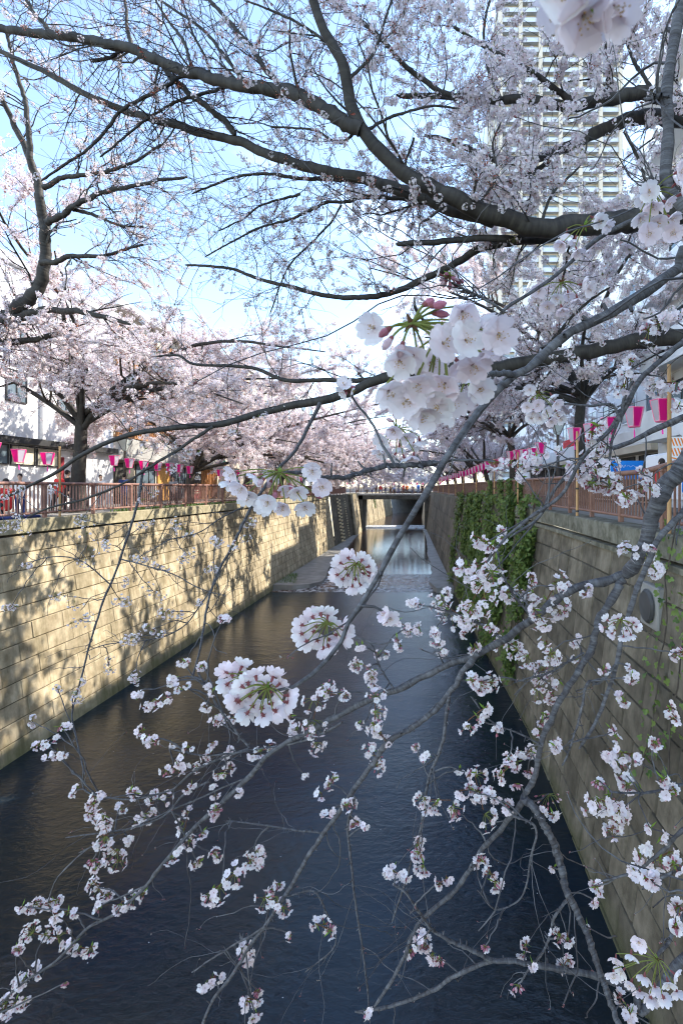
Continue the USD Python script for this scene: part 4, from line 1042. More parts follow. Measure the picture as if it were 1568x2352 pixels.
# ivy: lobed leaf, folded along its rib
a = np.array([(0, 0), (.32, -.08), (.5, .22), (.26, .38), (.34, .72), (0, 1.0), (-.34, .72), (-.26, .38), (-.5, .22), (-.32, -.08)])
LV = np.c_[a[:, 0], a[:, 1] - .2, 0.18 * np.abs(a[:, 0])]
LF = [[0, i, i + 1] for i in range(1, 9)]
ivy_leaf = proto('ivy_leaf', LV, LF, M['ivy'])
def ivy(label, y0, y1, n, depth, seed, size=0.1):
    r = np.random.default_rng(seed)
    t = thing('ivy', label, 'ivy')
    P, D, stems = [], [], []
    ns = max(3, int((y1 - y0) * 1.5))
    for k in range(ns):
        y = r.uniform(y0, y1); L = depth(y) * r.choice([.45, .7, .9, 1.0, 1.04])
        m = max(6, int(L * 6))
        s = np.linspace(-.35, L, m)
        yy = y + np.cumsum(r.normal(0, .05, m)); o = .05 + .12 * r.random()
        X = xrt(yy) - .93 * np.clip(s, 0, 9) / 6.6 - o + np.where(s < 0, .2 * (-s), 0)
        stems.append(np.c_[X, yy, ZR - s])
        q = int(n / ns)
        f = r.uniform(0, m - 1.01, q) ; i = f.astype(int); w = (f - i)[:, None]
        B = stems[-1][i] * (1 - w) + stems[-1][i + 1] * w
        P.append(B + r.normal(0, 1, (q, 3)) * [.12, .15, .12] + [-.06, 0, 0])
        D.append(np.array([-1.0, -.25, .35]) + r.normal(0, .45, (q, 3)))
    m = MB()
    for s in stems:
        m.tube(s, .012, 4, caps=False)
    m.build('stems', M['far_bark'], t, kind='stuff')
    P, D = np.vstack(P), np.vstack(D)
    sel = meshkit.noise(P * [1, 1.1, .8], seed) > .36
    P, D = P[sel], D[sel]
    scatter(t, 'leaves', [ivy_leaf], P, D, r.uniform(.55, 1.6, len(P)) * size, r, kind='stuff')
full = lambda y: np.interp(y, [16, 17.5, 19, 20.5, 23, 30, 40], [6.2, 6.5, 5.6, 6.6, 6.8, 6.9, 7.0])
ivy('dense green ivy curtain hanging down the right wall, nearest of the large ones', 16.4, 18.6, 4600, full, 31, .12)
ivy('wide dark green ivy mass covering the middle of the right wall', 19.9, 26, 7600, full, 32, .13)
ivy('far end of the green ivy cover on the right wall', 26, 38, 9500, lambda y: np.interp(y, [26, 36, 39], [6.8, 6.9, 6.0]), 33, .14)
ivy('sparse ivy sprigs at the right edge of the near block wall', 6.6, 7.9, 260, lambda y: 3.6, 34, .075)
for k, y in enumerate((20.6, 22.4, 24.3, 27.0)):
    r = np.random.default_rng(50 + k)
    t = thing('ivy', f'ivy climbing a right railing post, {ORD[k]} clump from the near end', 'ivy')
    x = float(xrt(y)) + .24
    P = np.c_[x + r.normal(0, .10, 420) - .05, y + r.normal(0, .14, 420), r.uniform(ZR - .1, ZR + 1.15, 420)]
    MB().tube([(x, y, ZR - .1), (x - .03, y + .03, ZR + .6), (x, y, ZR + 1.1)], .015, 5).build('stem', M['far_bark'], t)
    scatter(t, 'leaves', [ivy_leaf], P, np.array([-1.0, -.5, .3]) + r.normal(0, .5, (420, 3)), .1, r, kind='stuff')
# ------------------------------------------------------------------ cherry blossom
WHITE, BLUSH, CALYX, STALK, SCALE_, LEAFY, ANTHER, BUD = np.array([.90, .88, .875]), np.array([.86, .73, .75]), np.array([.34, .13, .13]), np.array([.26, .29, .09]), np.array([.17, .09, .05]), np.array([.20, .32, .06]), np.array([.55, .34, .07]), np.array([.52, .23, .29])
def frame_of(d):
    d = d / np.linalg.norm(d)
    a = np.cross(d, [0, 0, 1.0] if abs(d[2]) < .9 else [1.0, 0, 0]); a /= np.linalg.norm(a)
    return a, np.cross(d, a), d
def flower(m, c, d, r, rng, level, cup=None):
    """A five-petalled blossom at c looking along d, radius r; level 2 close up, 1 middle, 0 far."""
    a, b, n = frame_of(np.asarray(d, float))
    rot = rng.uniform(0, 6.28); cup = rng.uniform(.15, .6) if cup is None else cup
    tint = WHITE * rng.uniform(.93, 1.03) * (1 - rng.uniform(0, .09) * np.array([0, 1.2, .7]))
    for k in range(5):
        t = rot + k * 1.2566 + rng.normal(0, .06); L = r * rng.uniform(.93, 1.06)
        u = np.cos(t) * a + np.sin(t) * b; v = -np.sin(t) * a + np.cos(t) * b
        cu = cup + rng.normal(0, .08)
        def pt(l, w, lift=0.0): return c + u * (L * l * math.cos(cu * l)) + v * (L * w) + n * (L * (l * math.sin(cu * l) + lift))
        if level == 2:
            rows = [(0.06, .05), (.28, .26), (.55, .43), (.80, .42), (.96, .22)]
            V, C = [], []
            for l, w in rows:
                for q in (-1, -.5, 0, .5, 1):
                    tip = -.07 if (q == 0 and l > .9) else 0
                    V.append(pt(l + tip, w * q, .07 * abs(q) ** 2 * l + rng.normal(0, .008)))
                    C.append(tint * (1 - .0) if l > .3 else tint * .55 + BLUSH * .45)
            i = np.arange(20).reshape(4, 5)[:, :4].ravel()
            m.add(V, np.stack([i, i + 1, i + 6, i + 5], -1), C)
        elif level == 1:
            V = [pt(.05, 0), pt(.5, -.42, .04), pt(.95, -.24), pt(.86, 0), pt(.95, .24), pt(.5, .42, .04)]
            m.add(V, [[0, 1, 5], [1, 2, 3], [1, 3, 5], [5, 3, 4]], [tint * .6 + BLUSH * .4] + [tint] * 5)
        else:
            V = [pt(.03, 0), pt(.62, -.45), pt(1, 0), pt(.62, .45)]
            m.add(V, [[0, 1, 2, 3]], [tint * .75 + BLUSH * .25] + [tint] * 3)
    if level:                                                     # sepals behind the petals and the calyx tube
        for k in range(5):
            t = rot + .63 + k * 1.2566
            u = np.cos(t) * a + np.sin(t) * b; v = -np.sin(t) * a + np.cos(t) * b
            q = c - n * r * .05
            m.add([q - v * r * .10, q + v * r * .10, q + u * r * .34 - n * r * .03], [[0, 1, 2]], CALYX)
        m.tube([c - n * r * .5, c - n * r * .3, c - n * r * .02], [r * .07, r * .12, r * .13], 5, CALYX, caps=False)
        ns = 16 if level == 2 else 7
        for k in range(ns):
            t = rng.uniform(0, 6.28); l = r * rng.uniform(.28, .5); sp = rng.uniform(.15, .7)
            e = c + n * l + (np.cos(t) * a + np.sin(t) * b) * l * sp; w = (np.cos(t + 1.57) * a + np.sin(t + 1.57) * b) * r * .018
            m.add([c - w, c + w, e], [[0, 1, 2]], [.75, .70, .62])
            if level == 2:
                g = r * .035
                m.add([e + a * g, e + b * g, e - a * g, e - b * g, e + n * g], [[0, 1, 4], [1, 2, 4], [2, 3, 4], [3, 0, 4], [0, 3, 2], [0, 2, 1]], ANTHER)
def bud(m, c, d, r, rng, sides=5):
    d = d / np.linalg.norm(d)
    pink = BUD * rng.uniform(.85, 1.2); pale = (WHITE + BUD) / 2
    m.tube([c - d * r * 1.2, c - d * r * .5], [r * .35, r * .5], sides, CALYX, caps=False)
    m.tube([c - d * r * .5, c + d * r * .3, c + d * r * 1.2, c + d * r * 1.7], [r * .5, r * .72, r * .5, r * .05], sides, pink if rng.random() < .7 else pale, caps=False)
def cluster(m, o, axis, D, n, rng, level, nb=2, fr=.0175, spread=105, leaf=True):
    """An umbel at o: n flowers and nb buds on stalks spreading about axis, overall diameter D."""
    a, b, x = frame_of(np.asarray(axis, float))
    fr = fr * rng.uniform(.92, 1.05)
    L = max(D / 2 - fr * .55, fr * .5)
    dirs = []
    for _ in range(n + nb):
        best = None
        for _t in range(6):
            th = math.radians(spread) * math.sqrt(rng.random()); ph = rng.uniform(0, 6.28)
            d = x * math.cos(th) + (a * math.cos(ph) + b * math.sin(ph)) * math.sin(th)
            g = min([np.linalg.norm(d - e) for e in dirs], default=9)
            if best is None or g > best[0]: best = (g, d)
        dirs.append(best[1])
    for i, d in enumerate(dirs):
        isbud = i >= n
        l = L * rng.uniform(.72, 1.05) * (.8 if isbud else 1); droop = np.array([0, 0, -.18 * l])
        e = o + d * l + droop
        if level:
            mid = o + d * l * .55 + droop * .15
            m.tube([o, mid, e - d * fr * .45], [.0011, .0010, .0011] if level < 2 else [.0012, .0010, .0012], 3 if level < 2 else 5, STALK * rng.uniform(.8, 1.2), caps=False)
        else:
            w = np.cross(d, [.3, .2, .9]) * .0012
            m.add([o - w, o + w, e], [[0, 1, 2]], STALK)
        if isbud: bud(m, e, d + [0, 0, -.2], fr * .30, rng, 5 if level else 4)
        else: flower(m, e, d + rng.normal(0, .22, 3), fr, rng, level)
    for _ in range(5 if level else 3):                            # bud scales at the spur
        d = rng.normal(0, 1, 3) + x * .5; d /= np.linalg.norm(d); w = np.cross(d, [.1, .9, .3]) * .004
        m.add([o - w, o + w, o + d * .014], [[0, 1, 2]], SCALE_ if rng.random() < .6 else LEAFY)
    if leaf and level and rng.random() < .5:
        d = -x + rng.normal(0, .6, 3); d /= np.linalg.norm(d); w = np.cross(d, [.1, .9, .3]) * .005
        m.add([o, o + d * .012 + w, o + d * .028, o + d * .012 - w], [[0, 1, 2, 3]], LEAFY)

rb = np.random.default_rng(77)
SPRIGS, SPARSE, DARK = [], [], []
for k in range(5):
    m = MB(); cluster(m, np.zeros(3), (0, 0, 1), .095, 10, rb, 0, 1, spread=150, leaf=False)
    SPRIGS.append(proto('blossom_sprig', np.vstack(m.v), np.vstack(m.f), M['petal'], np.vstack(m.c)))
for k in range(3):
    m = MB(); cluster(m, np.zeros(3), (0, 0, 1), .075, 4, rb, 0, 4, spread=120, leaf=False)
    SPARSE.append(proto('sparse_sprig', np.vstack(m.v), np.vstack(m.f), M['petal'], np.vstack(m.c)))
for k in range(3):                                               # spent calyxes and opening buds
    m = MB()
    for _ in range(7):
        d = rb.normal(0, 1, 3); d /= np.linalg.norm(d)
        bud(m, d * .022, d, .006, rb, 3)
        w = np.cross(d, [.3, .5, .8]) * .0015; m.add([-w, w, d * .02], [[0, 1, 2]], SCALE_)
    DARK.append(proto('bud_sprig', np.vstack(m.v), np.vstack(m.f), M['petal'], np.vstack(m.c) * [1.05, .75, .48]))
PROTOS = SPRIGS + SPARSE + DARK
def pick(n, full, rng, sparse=.5):
    """Prototype numbers: FULL of them full sprigs, of the rest SPARSE sparse ones, else dark buds."""
    u = rng.random(n); v = rng.random(n)
    return np.where(u < full, rng.integers(0, 5, n), np.where(v < sparse, rng.integers(5, 8, n), rng.integers(8, 11, n)))

# ------------------------------------------------------------------ whole trees
def far_tree(label, base, toward, H, reach, ncl, cs, seed, detail=1, trunk=None, group=None, full=.72, limbs=8, low=0.0, over=0):
    r = np.random.default_rng(seed)
    t = thing('cherry_tree', label, 'tree', group=group)
    base = np.asarray(base, float)
    if trunk is None:
        fork = base + [toward * r.uniform(.2, .7), r.uniform(-.4, .4), r.uniform(2.0, 2.7)]
        trunk = [base, base + (fork - base) * .5 + r.normal(0, .08, 3), fork]
    tr = spline(np.array(trunk), 10)
    rad = np.linspace(.30, .23, 10); rad[0] = .42; rad[1] = .34
    MB().tube(tr, rad * r.uniform(.78, .95), 10).build('trunk', M['bark'] if detail else M['far_bark'], t, smooth=True)
    fork = tr[-1]
    az = np.arange(limbs) / limbs * 6.283 + r.uniform(-.3, .3, limbs)
    L1, R1 = [], []
    for k in range(limbs):
        out = np.array([math.cos(az[k]), math.sin(az[k]), 0])
        bias = out[0] * toward
        L = reach * (1 + .30 * bias) * r.uniform(.85, 1.15)
        el = math.radians(r.uniform(38, 66) - low * max(bias, 0) * 30 * r.random()); e1 = math.radians(r.uniform(-12, 22))
        p = fork - [0, 0, r.uniform(0, .5)]; P = [p]
        for q in np.linspace(0, 1, 11):
            e = el + (e1 - el) * min(1, q * 1.25)
            turn = r.normal(0, .12); out = np.array([out[0] * math.cos(turn) - out[1] * math.sin(turn), out[0] * math.sin(turn) + out[1] * math.cos(turn), 0])
            p = p + (out * math.cos(e) + np.array([0, 0, math.sin(e)])) * L / 11 * 1.15
            P.append(p)
        L1.append(P); R1.append(np.linspace(.125, .02, 12) * r.uniform(.8, 1.15))
    for k in range(over):                                         # low boughs reaching out over the water
        t_ = r.uniform(-1.0, 1.0); out = np.array([toward * math.cos(t_), math.sin(t_), 0]); L = reach * r.uniform(1.0, 1.45)
        el, e1 = math.radians(r.uniform(10, 38)), math.radians(r.uniform(-20, 2)); p = fork - [0, 0, r.uniform(-.3, .6)]; P = [p]
        for q in np.linspace(0, 1, 11):
            e = el + (e1 - el) * min(1, q * 1.2); p = p + (out * math.cos(e) + np.array([0, 0, math.sin(e)])) * L / 11; P.append(p)
        L1.append(P); R1.append(np.linspace(.12, .02, 12))
    limbs += over
    L1, R1 = np.array(L1), np.array(R1)
    zc = H / max(L1[..., 2].max() - base[2], 1) 
    L1[..., 2] = base[2] + (L1[..., 2] - base[2]) * np.where(L1[..., 2] > fork[2], 1, 1) if zc > 1 else fork[2] + (L1[..., 2] - fork[2]) * (H - (fork[2] - base[2])) / (L1[..., 2].max() - fork[2])
    for k in range(limbs):
        MB().tube(L1[k], R1[k], 7, caps=False).build('limb', M['bark'] if detail else M['far_bark'], t, smooth=True)
    s = reach / 6.5
    L2, R2 = spawn(L1, R1, 11, .18, 1, 1.7 * s, 3.4 * s, 30, 75, r, 7, .10, .22, (.5, .25), .45, .008)
    L3, R3 = spawn(L2, R2, 7, .2, 1, .6 * s, 1.5 * s, 25, 70, r, 6, .04, .28, (.6, .4), .3, .004)
    V, F = tubes(L2, R2, 4); obj('branches', V, F, M['far_bark'], t, kind='stuff')
    V, F = tubes(L3, R3, 3); obj('twigs', V, F, M['far_bark'], t, kind='stuff')
    pool = [(L3, .72), (L2, .28)]
    if detail:
        L4, R4 = spawn(L3, R3, 3, .2, 1, .25, .7, 25, 70, r, 4, 0, .3, (.8, .6), .2, .0032)
        V, F = tubes(L4, R4, 3); obj('twiglets', V, F, M['far_bark'], t, kind='stuff')
        pool = [(L4, .5), (L3, .38), (L2, .12)]
    P = np.vstack([along(c, int(ncl * w), r, .12, clump=2.2) for c, w in pool])
    P = P + r.normal(0, .035, P.shape) * cs / .1
    P = P[P[:, 2] > base[2] + .9]
    D = r.normal(0, 1, P.shape) + [0, 0, -.2]
    scatter(t, 'blossom', PROTOS, P, D, r.uniform(.75, 1.2, len(P)) * cs / .1, r, pick(len(P), full, r, .35), kind='stuff')
    return t
G1, G2 = 'cherry trees lining the left bank', 'cherry trees lining the right bank'
T1 = [np.array([-14.1, 20.2, ZL])] + [at(x, y, 20.2) for x, y in ((180, 1098), (184, 1040), (187, 965))]
far_tree('large cherry tree with forked leaning trunk on the left bank, before the white building', (-14.1, 20.2, ZL), 1, 10.0, 7.2, 40000, .14, 101, 1, T1, G1, .60, 9, .6, 4)
far_tree('cherry tree in full bloom behind the lanterns before the timber building', (-14.6, 30.5, ZL), 1, 13.2, 8.0, 36000, .165, 102, 0, None, G1, .62, 9, .7, 4)
for i, (y, H, q, n, cs) in enumerate(((40, 15, 8.6, 27000, .175), (49, 16, 8.8, 20000, .195), (58, 16.5, 9, 16000, .215), (68, 17, 9, 12000, .235), (78, 17, 9, 10000, .25))):
    far_tree(f'{ORD[i + 2]} cherry tree along the left bank, blossom over the water', (-14.9 + (i % 2) * .4, y, ZL), 1, H, q, n, cs, 110 + i, 0, None, G1, .68, 8, .7, 3)
T2 = [np.array([6.6, 21.9, ZR])] + [at(x, y, 21.9) for x, y in ((1334, 1080), (1330, 1010), (1331, 950), (1338, 905))]
far_tree('thick-trunked cherry tree on the right bank, dark trunk among the pink lanterns', (6.6, 21.9, ZR), -1, 12, 6.6, 34000, .14, 121, 1, T2, G2, .66, 9, .5, 4)
T3 = [np.array([5.4, 32.5, ZR])] + [at(x, y, 32.5) for x, y in ((1178, 1085), (1176, 1040), (1168, 1000))]
far_tree('second cherry tree on the right bank, dark trunk left of the street lamp', (5.4, 32.5, ZR), -1, 13, 6.6, 20000, .165, 122, 0, T3, G2, .66, 9, .6, 3)
for i, (y, H, q, n, cs) in enumerate(((42, 13, 6.4, 13000, .175), (51, 13.5, 6.4, 9000, .195), (60, 13.5, 6.2, 7000, .21), (70, 14, 6.2, 6000, .23), (79, 14, 6.2, 5500, .25))):
    far_tree(f'{ORD[i + 2]} cherry tree along the right bank, arching over the water', (float(xrt(y)) + 2.8 + (i % 2) * .4, y, ZR), -1, H, q, n, cs, 130 + i, 0, None, G2, .74, 8, .7)
for i, (x, y, w) in enumerate(((-15, 101, 'left side of the canal'), (-7, 143, 'at the bend'), (2.5, 140, 'right of the bend'), (-12, 152, 'left of the bend'), (-2, 160, 'farthest of all'))):
    far_tree(f'pale blossoming cherry tree in the distance beyond the bridge, {w}', (x, y + 4, 0), 1, 11, 6.0, 3600, .34, 150 + i, 0, None, 'cherry trees beyond the bridge', .8, 7, .3)

# ------------------------------------------------------------------ traced branches of the near trees
class Near:
    """A near tree: its branches follow curves given as (x, y) in the photograph's frame with a depth at each end."""
    def __init__(self, name, label):
        self.t = thing(name, label, 'tree'); self.pts, self.curves = [], []
    def add(self, xy, d0, d1, w0, w1, bark='young_bark', sides=8, rng=None, name='branch', pre=None, lump=.10, dm=None):
        rng = rng or np.random.default_rng(len(self.curves) + 3)
        xy = np.array(xy, float)
        s = np.concatenate([[0], np.cumsum(np.linalg.norm(np.diff(xy, axis=0), axis=1))]); u = s / s[-1]
        d = d0 + (d1 - d0) * u if dm is None else np.interp(u, *dm)
        X = np.array([at(x, y, q) for (x, y), q in zip(xy, d)])
        R = (w0 + (w1 - w0) * u ** .8) * d / FL / 2
        if pre is not None:
            pre = np.array(pre, float)
            X = np.vstack([pre[:, :3], X]); R = np.concatenate([pre[:, 3], R])
        n = int(max(14, min(110, len(X) * 9)))
        C = spline(np.c_[X, R], n)
        P, r = C[:, :3], np.abs(C[:, 3])
        wob = np.cumsum(rng.normal(0, 1, (n, 3)), 0); wob -= np.linspace(0, 1, n)[:, None] * wob[-1]
        P = P + wob * r[:, None] * (.12 if sides > 10 else .19)
        r = r * (1 + lump * rng.normal(0, 1, n).clip(-1, 2))
        r[-1] *= .5
        MB().tube(P, r, sides, run=True).build(name, M[bark], self.t, col=True, smooth=True)
        self.curves.append((P, r))
        for p, q in zip(P, r):
            if p[1] > .2: self.pts.append((CX + p[0] * FL / p[1], CY - (p[2] - EYE) * FL / p[1], p[1], *p, q))
        return P
    def near(self, x, y):
        A = np.array(self.pts)
        k = np.argsort((A[:, 0] - x) ** 2 + (A[:, 1] - y) ** 2)
        return A[k[0]], A
    def resampled(self, k=14, which=None):
        cs = self.curves if which is None else [self.curves[i] for i in which]
        return np.array([spline(P, k) for P, r in cs]), np.array([np.interp(np.linspace(0, 1, k), np.linspace(0, 1, len(r)), r) for P, r in cs])

def Z(o, rows):
    """Clusters read in an enlarged view of the photograph: (x, y, size) there -> frame."""
    return [(o[0] + a * .5, o[1] + b * .5, c * .5) for a, b, c in rows]
# ---- near right tree: trunk just outside the frame, great limbs overhead
N1 = Near('cherry_tree', 'nearest cherry tree whose thick dark limbs spread overhead from the right, trunk out of view')
b1 = np.random.default_rng(901)
tk = np.array([(7.4, 6.8, ZR), (7.2, 6.7, 1.4), (6.9, 6.5, 2.8), (6.6, 6.4, 3.6)])
MB().tube(spline(tk, 14), np.linspace(.42, .3, 14), 14).build('trunk', M['bark'], N1.t, smooth=True)
hub = [(6.75, 6.45, 3.2, .24)]
A = lambda *a, **k: N1.add(*a, bark='bark', sides=12, name='limb', lump=.04, **k)
A([(1700, 430), (1568, 462), (1444, 492), (1334, 510), (1234, 520), (1174, 502), (1084, 470), (984, 425), (924, 395), (864, 345), (824, 292), (799, 210), (784, 140), (740, 60), (720, 0), (708, -60)], 5.8, 4.6, 62, 19, pre=hub + [(5.0, 6.2, 4.4, .22)])
A([(830, 300), (784, 280), (740, 245), (650, 200), (550, 180), (450, 145), (390, 125), (300, 100), (215, 82), (120, 72), (0, 65), (-60, 60)], 4.95, 5.6, 34, 15)
A([(1134, 507), (1034, 470), (984, 445), (884, 410), (784, 382), (650, 345), (550, 315), (425, 285), (280, 245), (175, 200), (90, 155), (0, 115), (-50, 90)], 5.4, 6.2, 34, 9)
A([(1290, 530), (1249, 545), (1134, 553), (1034, 555), (909, 560)], 5.7, 5.2, 20, 11)
A([(1250, 545), (1160, 552), (1109, 562), (1069, 588), (984, 628), (884, 668), (784, 678), (695, 665), (585, 633), (525, 613), (425, 608)], 5.7, 6.6, 22, 5)
A([(1750, 270), (1568, 250), (1504, 218), (1434, 212), (1384, 230), (1309, 245), (1259, 240), (1204, 228), (1134, 230), (1064, 225), (984, 220), (909, 218)], 6.2, 6.0, 44, 10, pre=hub + [(5.6, 6.3, 4.6, .2)])
A([(1340, 238), (1300, 222), (1240, 180), (1160, 130), (1040, 60)], 6.1, 5.6, 16, 7)
A([(1050, 226), (1000, 200), (930, 150), (880, 90), (790, 20), (740, -20)], 6.0, 5.6, 14, 7)
A([(1750, 300), (1568, 290), (1504, 286), (1434, 300), (1359, 335), (1309, 355), (1234, 372), (1174, 376), (1134, 365), (1034, 325), (974, 310)], 6.6, 6.3, 46, 9, pre=hub + [(5.7, 6.5, 4.3, .2)])
A([(1260, 372), (1200, 410), (1150, 440), (1100, 470)], 6.5, 6.2, 12, 6)
A([(1700, 790), (1568, 775), (1434, 780), (1349, 805), (1234, 830), (1144, 845), (1050, 850), (914, 863), (859, 878), (819, 893), (784, 908), (725, 923), (600, 953), (500, 980), (425, 985), (340, 993), (275, 1008), (225, 1028), (175, 1053), (125, 1088), (65, 1118), (0, 1150)], 6.8, 6.2, 44, 5, pre=[(6.85, 6.5, 2.6, .2)], )
A([(910, 865), (850, 872), (784, 875), (720, 873), (650, 870), (575, 843), (450, 835), (410, 815), (360, 818)], 6.6, 7.0, 13, 5)
N1.add([(490, 981), (430, 1018), (350, 1068), (280, 1108), (200, 1143), (125, 1163), (60, 1190)], 6.3, 5.8, 8, 4, 'bark', 7)
HB = []
HB.append(len(N1.curves)); N1.add([(735, 925), (680, 1028), (635, 1073), (575, 1160), (530, 1250), (490, 1330), (465, 1440), (455, 1500), (440, 1560)], 6.2, 4.2, 9, 4.5, 'young_bark', 7)
HB.append(len(N1.curves)); N1.add([(330, 1075), (318, 1150), (270, 1300), (230, 1400), (185, 1560), (165, 1640), (175, 1700), (195, 1780)], 6.2, 4.2, 6, 3, 'young_bark', 6)
HB.append(len(N1.curves)); N1.add([(560, 1165), (510, 1190), (450, 1225), (380, 1240)], 5.6, 5.2, 4, 2, 'young_bark', 5)
HB.append(len(N1.curves)); N1.add([(280, 1285), (340, 1300), (400, 1320), (455, 1350), (520, 1370)], 5.2, 4.8, 3.5, 2, 'young_bark', 5)
HB.append(len(N1.curves)); N1.add([(255, 1345), (190, 1290), (120, 1280), (40, 1300)], 5.2, 5.0, 3.5, 2, 'young_bark', 5)
HB.append(len(N1.curves)); N1.add([(480, 1360), (420, 1440), (340, 1470), (250, 1480), (190, 1500)], 4.9, 4.6, 3.5, 2, 'young_bark', 5)
for xy, w0, w1, d in (([(650, 200), (600, 140), (540, 70), (480, 0), (440, -40)], 13, 7, 5.3), ([(560, 182), (520, 130), (470, 70), (400, 20), (340, -20)], 9, 5, 5.4),
        ([(300, 100), (290, 60), (285, -20)], 10, 6, 5.5), ([(115, 72), (80, 30), (50, -20)], 11, 6, 5.6), ([(300, 105), (255, 128), (235, 135), (212, 141)], 10, 6, 5.5),
        ([(440, 150), (400, 185), (310, 230), (270, 260), (215, 325), (160, 370), (95, 415)], 9, 5, 5.6), ([(440, 148), (420, 90), (370, 20), (350, -20)], 8, 5, 5.5),
        ([(550, 195), (500, 205), (445, 220), (410, 232), (360, 262), (290, 310), (230, 360)], 8, 4, 5.7), ([(350, 120), (390, 170), (440, 220), (500, 265), (540, 310)], 12, 14, 5.6),
        ([(784, 415), (740, 408), (700, 412), (640, 402), (580, 400), (500, 420), (440, 445)], 10, 4, 5.9), ([(1000, 440), (920, 430), (850, 415), (790, 410), (720, 408)], 14, 7, 5.7),
        ([(784, 465), (740, 470), (660, 505), (600, 520), (520, 560), (470, 590)], 8, 3, 6.0), ([(1000, 470), (900, 455), (840, 452), (784, 465)], 10, 8, 5.7),
        ([(784, 470), (760, 510), (730, 545), (660, 620), (620, 720)], 5, 3, 6.0), ([(690, 445), (600, 470), (560, 500), (500, 530)], 6, 3, 6.1),
        ([(825, 290), (780, 330), (720, 300), (620, 290)], 7, 4, 5.0), ([(800, 180), (850, 130), (880, 60), (905, -20)], 8, 5, 4.9), ([(840, 300), (900, 270), (990, 245), (1060, 250)], 8, 4, 5.1),
        ([(770, 110), (700, 60), (640, 30), (560, 0)], 7, 4, 4.8), ([(1100, 470), (1140, 400), (1130, 330), (1150, 280)], 7, 4, 5.5), ([(1240, 515), (1270, 440), (1330, 380), (1350, 320)], 8, 4, 5.7),
        ([(1384, 235), (1400, 160), (1390, 90), (1420, 20)], 9, 5, 6.1), ([(1500, 215), (1450, 130), (1430, 60), (1440, -20)], 10, 5, 6.1), ([(1150, 230), (1120, 150), (1110, 60), (1130, -20)], 9, 5, 6.0),
        ([(1434, 300), (1470, 380), (1480, 450), (1440, 560)], 8, 4, 6.5), ([(1234, 830), (1290, 760), (1340, 700), (1400, 660)], 12, 5, 6.8), ([(950, 315), (930, 380), (960, 430)], 6, 4, 6.0)):
    N1.add(xy, d, d + .15, w0, w1, 'bark', 7, name='branch')
# fine twigs grown on the traced limbs, and their blossom: thin buds to the left, thick bloom to the right
skip = set(HB)
idx = [i for i in range(len(N1.curves)) if i not in skip]
P0, R0 = N1.resampled(20, idx)
L2, R2 = spawn(P0, R0, 15, .06, 1, .5, 1.7, 28, 85, b1, 7, .05, .22, (.26, .3), .3, .0042)
R2 = np.minimum(R2, .014)
L3, R3 = spawn(L2, R2, 5, .15, 1, .22, .8, 25, 75, b1, 5, .03, .28, (.6, .5), .25, .0028)
def in_air(C):
    """Keep twigs above the rail line and out of the open view down the canal."""
    x = CX + C[:, :, 0].mean(1) * FL / C[:, :, 1].mean(1); y = CY - (C[:, :, 2].mean(1) - EYE) * FL / C[:, :, 1].mean(1)
    return (y < 1000) & (C[:, :, 1].min(1) > 3.2)
k2, k3 = in_air(L2), in_air(L3)
V, F = tubes(L2[k2], R2[k2], 4); obj('twigs', V, F, M['bark'], N1.t, kind='stuff')
V, F = tubes(L3[k3], R3[k3], 3); obj('twiglets', V, F, M['bark'], N1.t, kind='stuff')
P = np.vstack([along(L3[k3], 15500, b1, .1, clump=2.0), along(L2[k2], 6000, b1, .15, clump=1.5)])
sx = CX + P[:, 0] * FL / P[:, 1]; sy = CY - (P[:, 2] - EYE) * FL / P[:, 1]
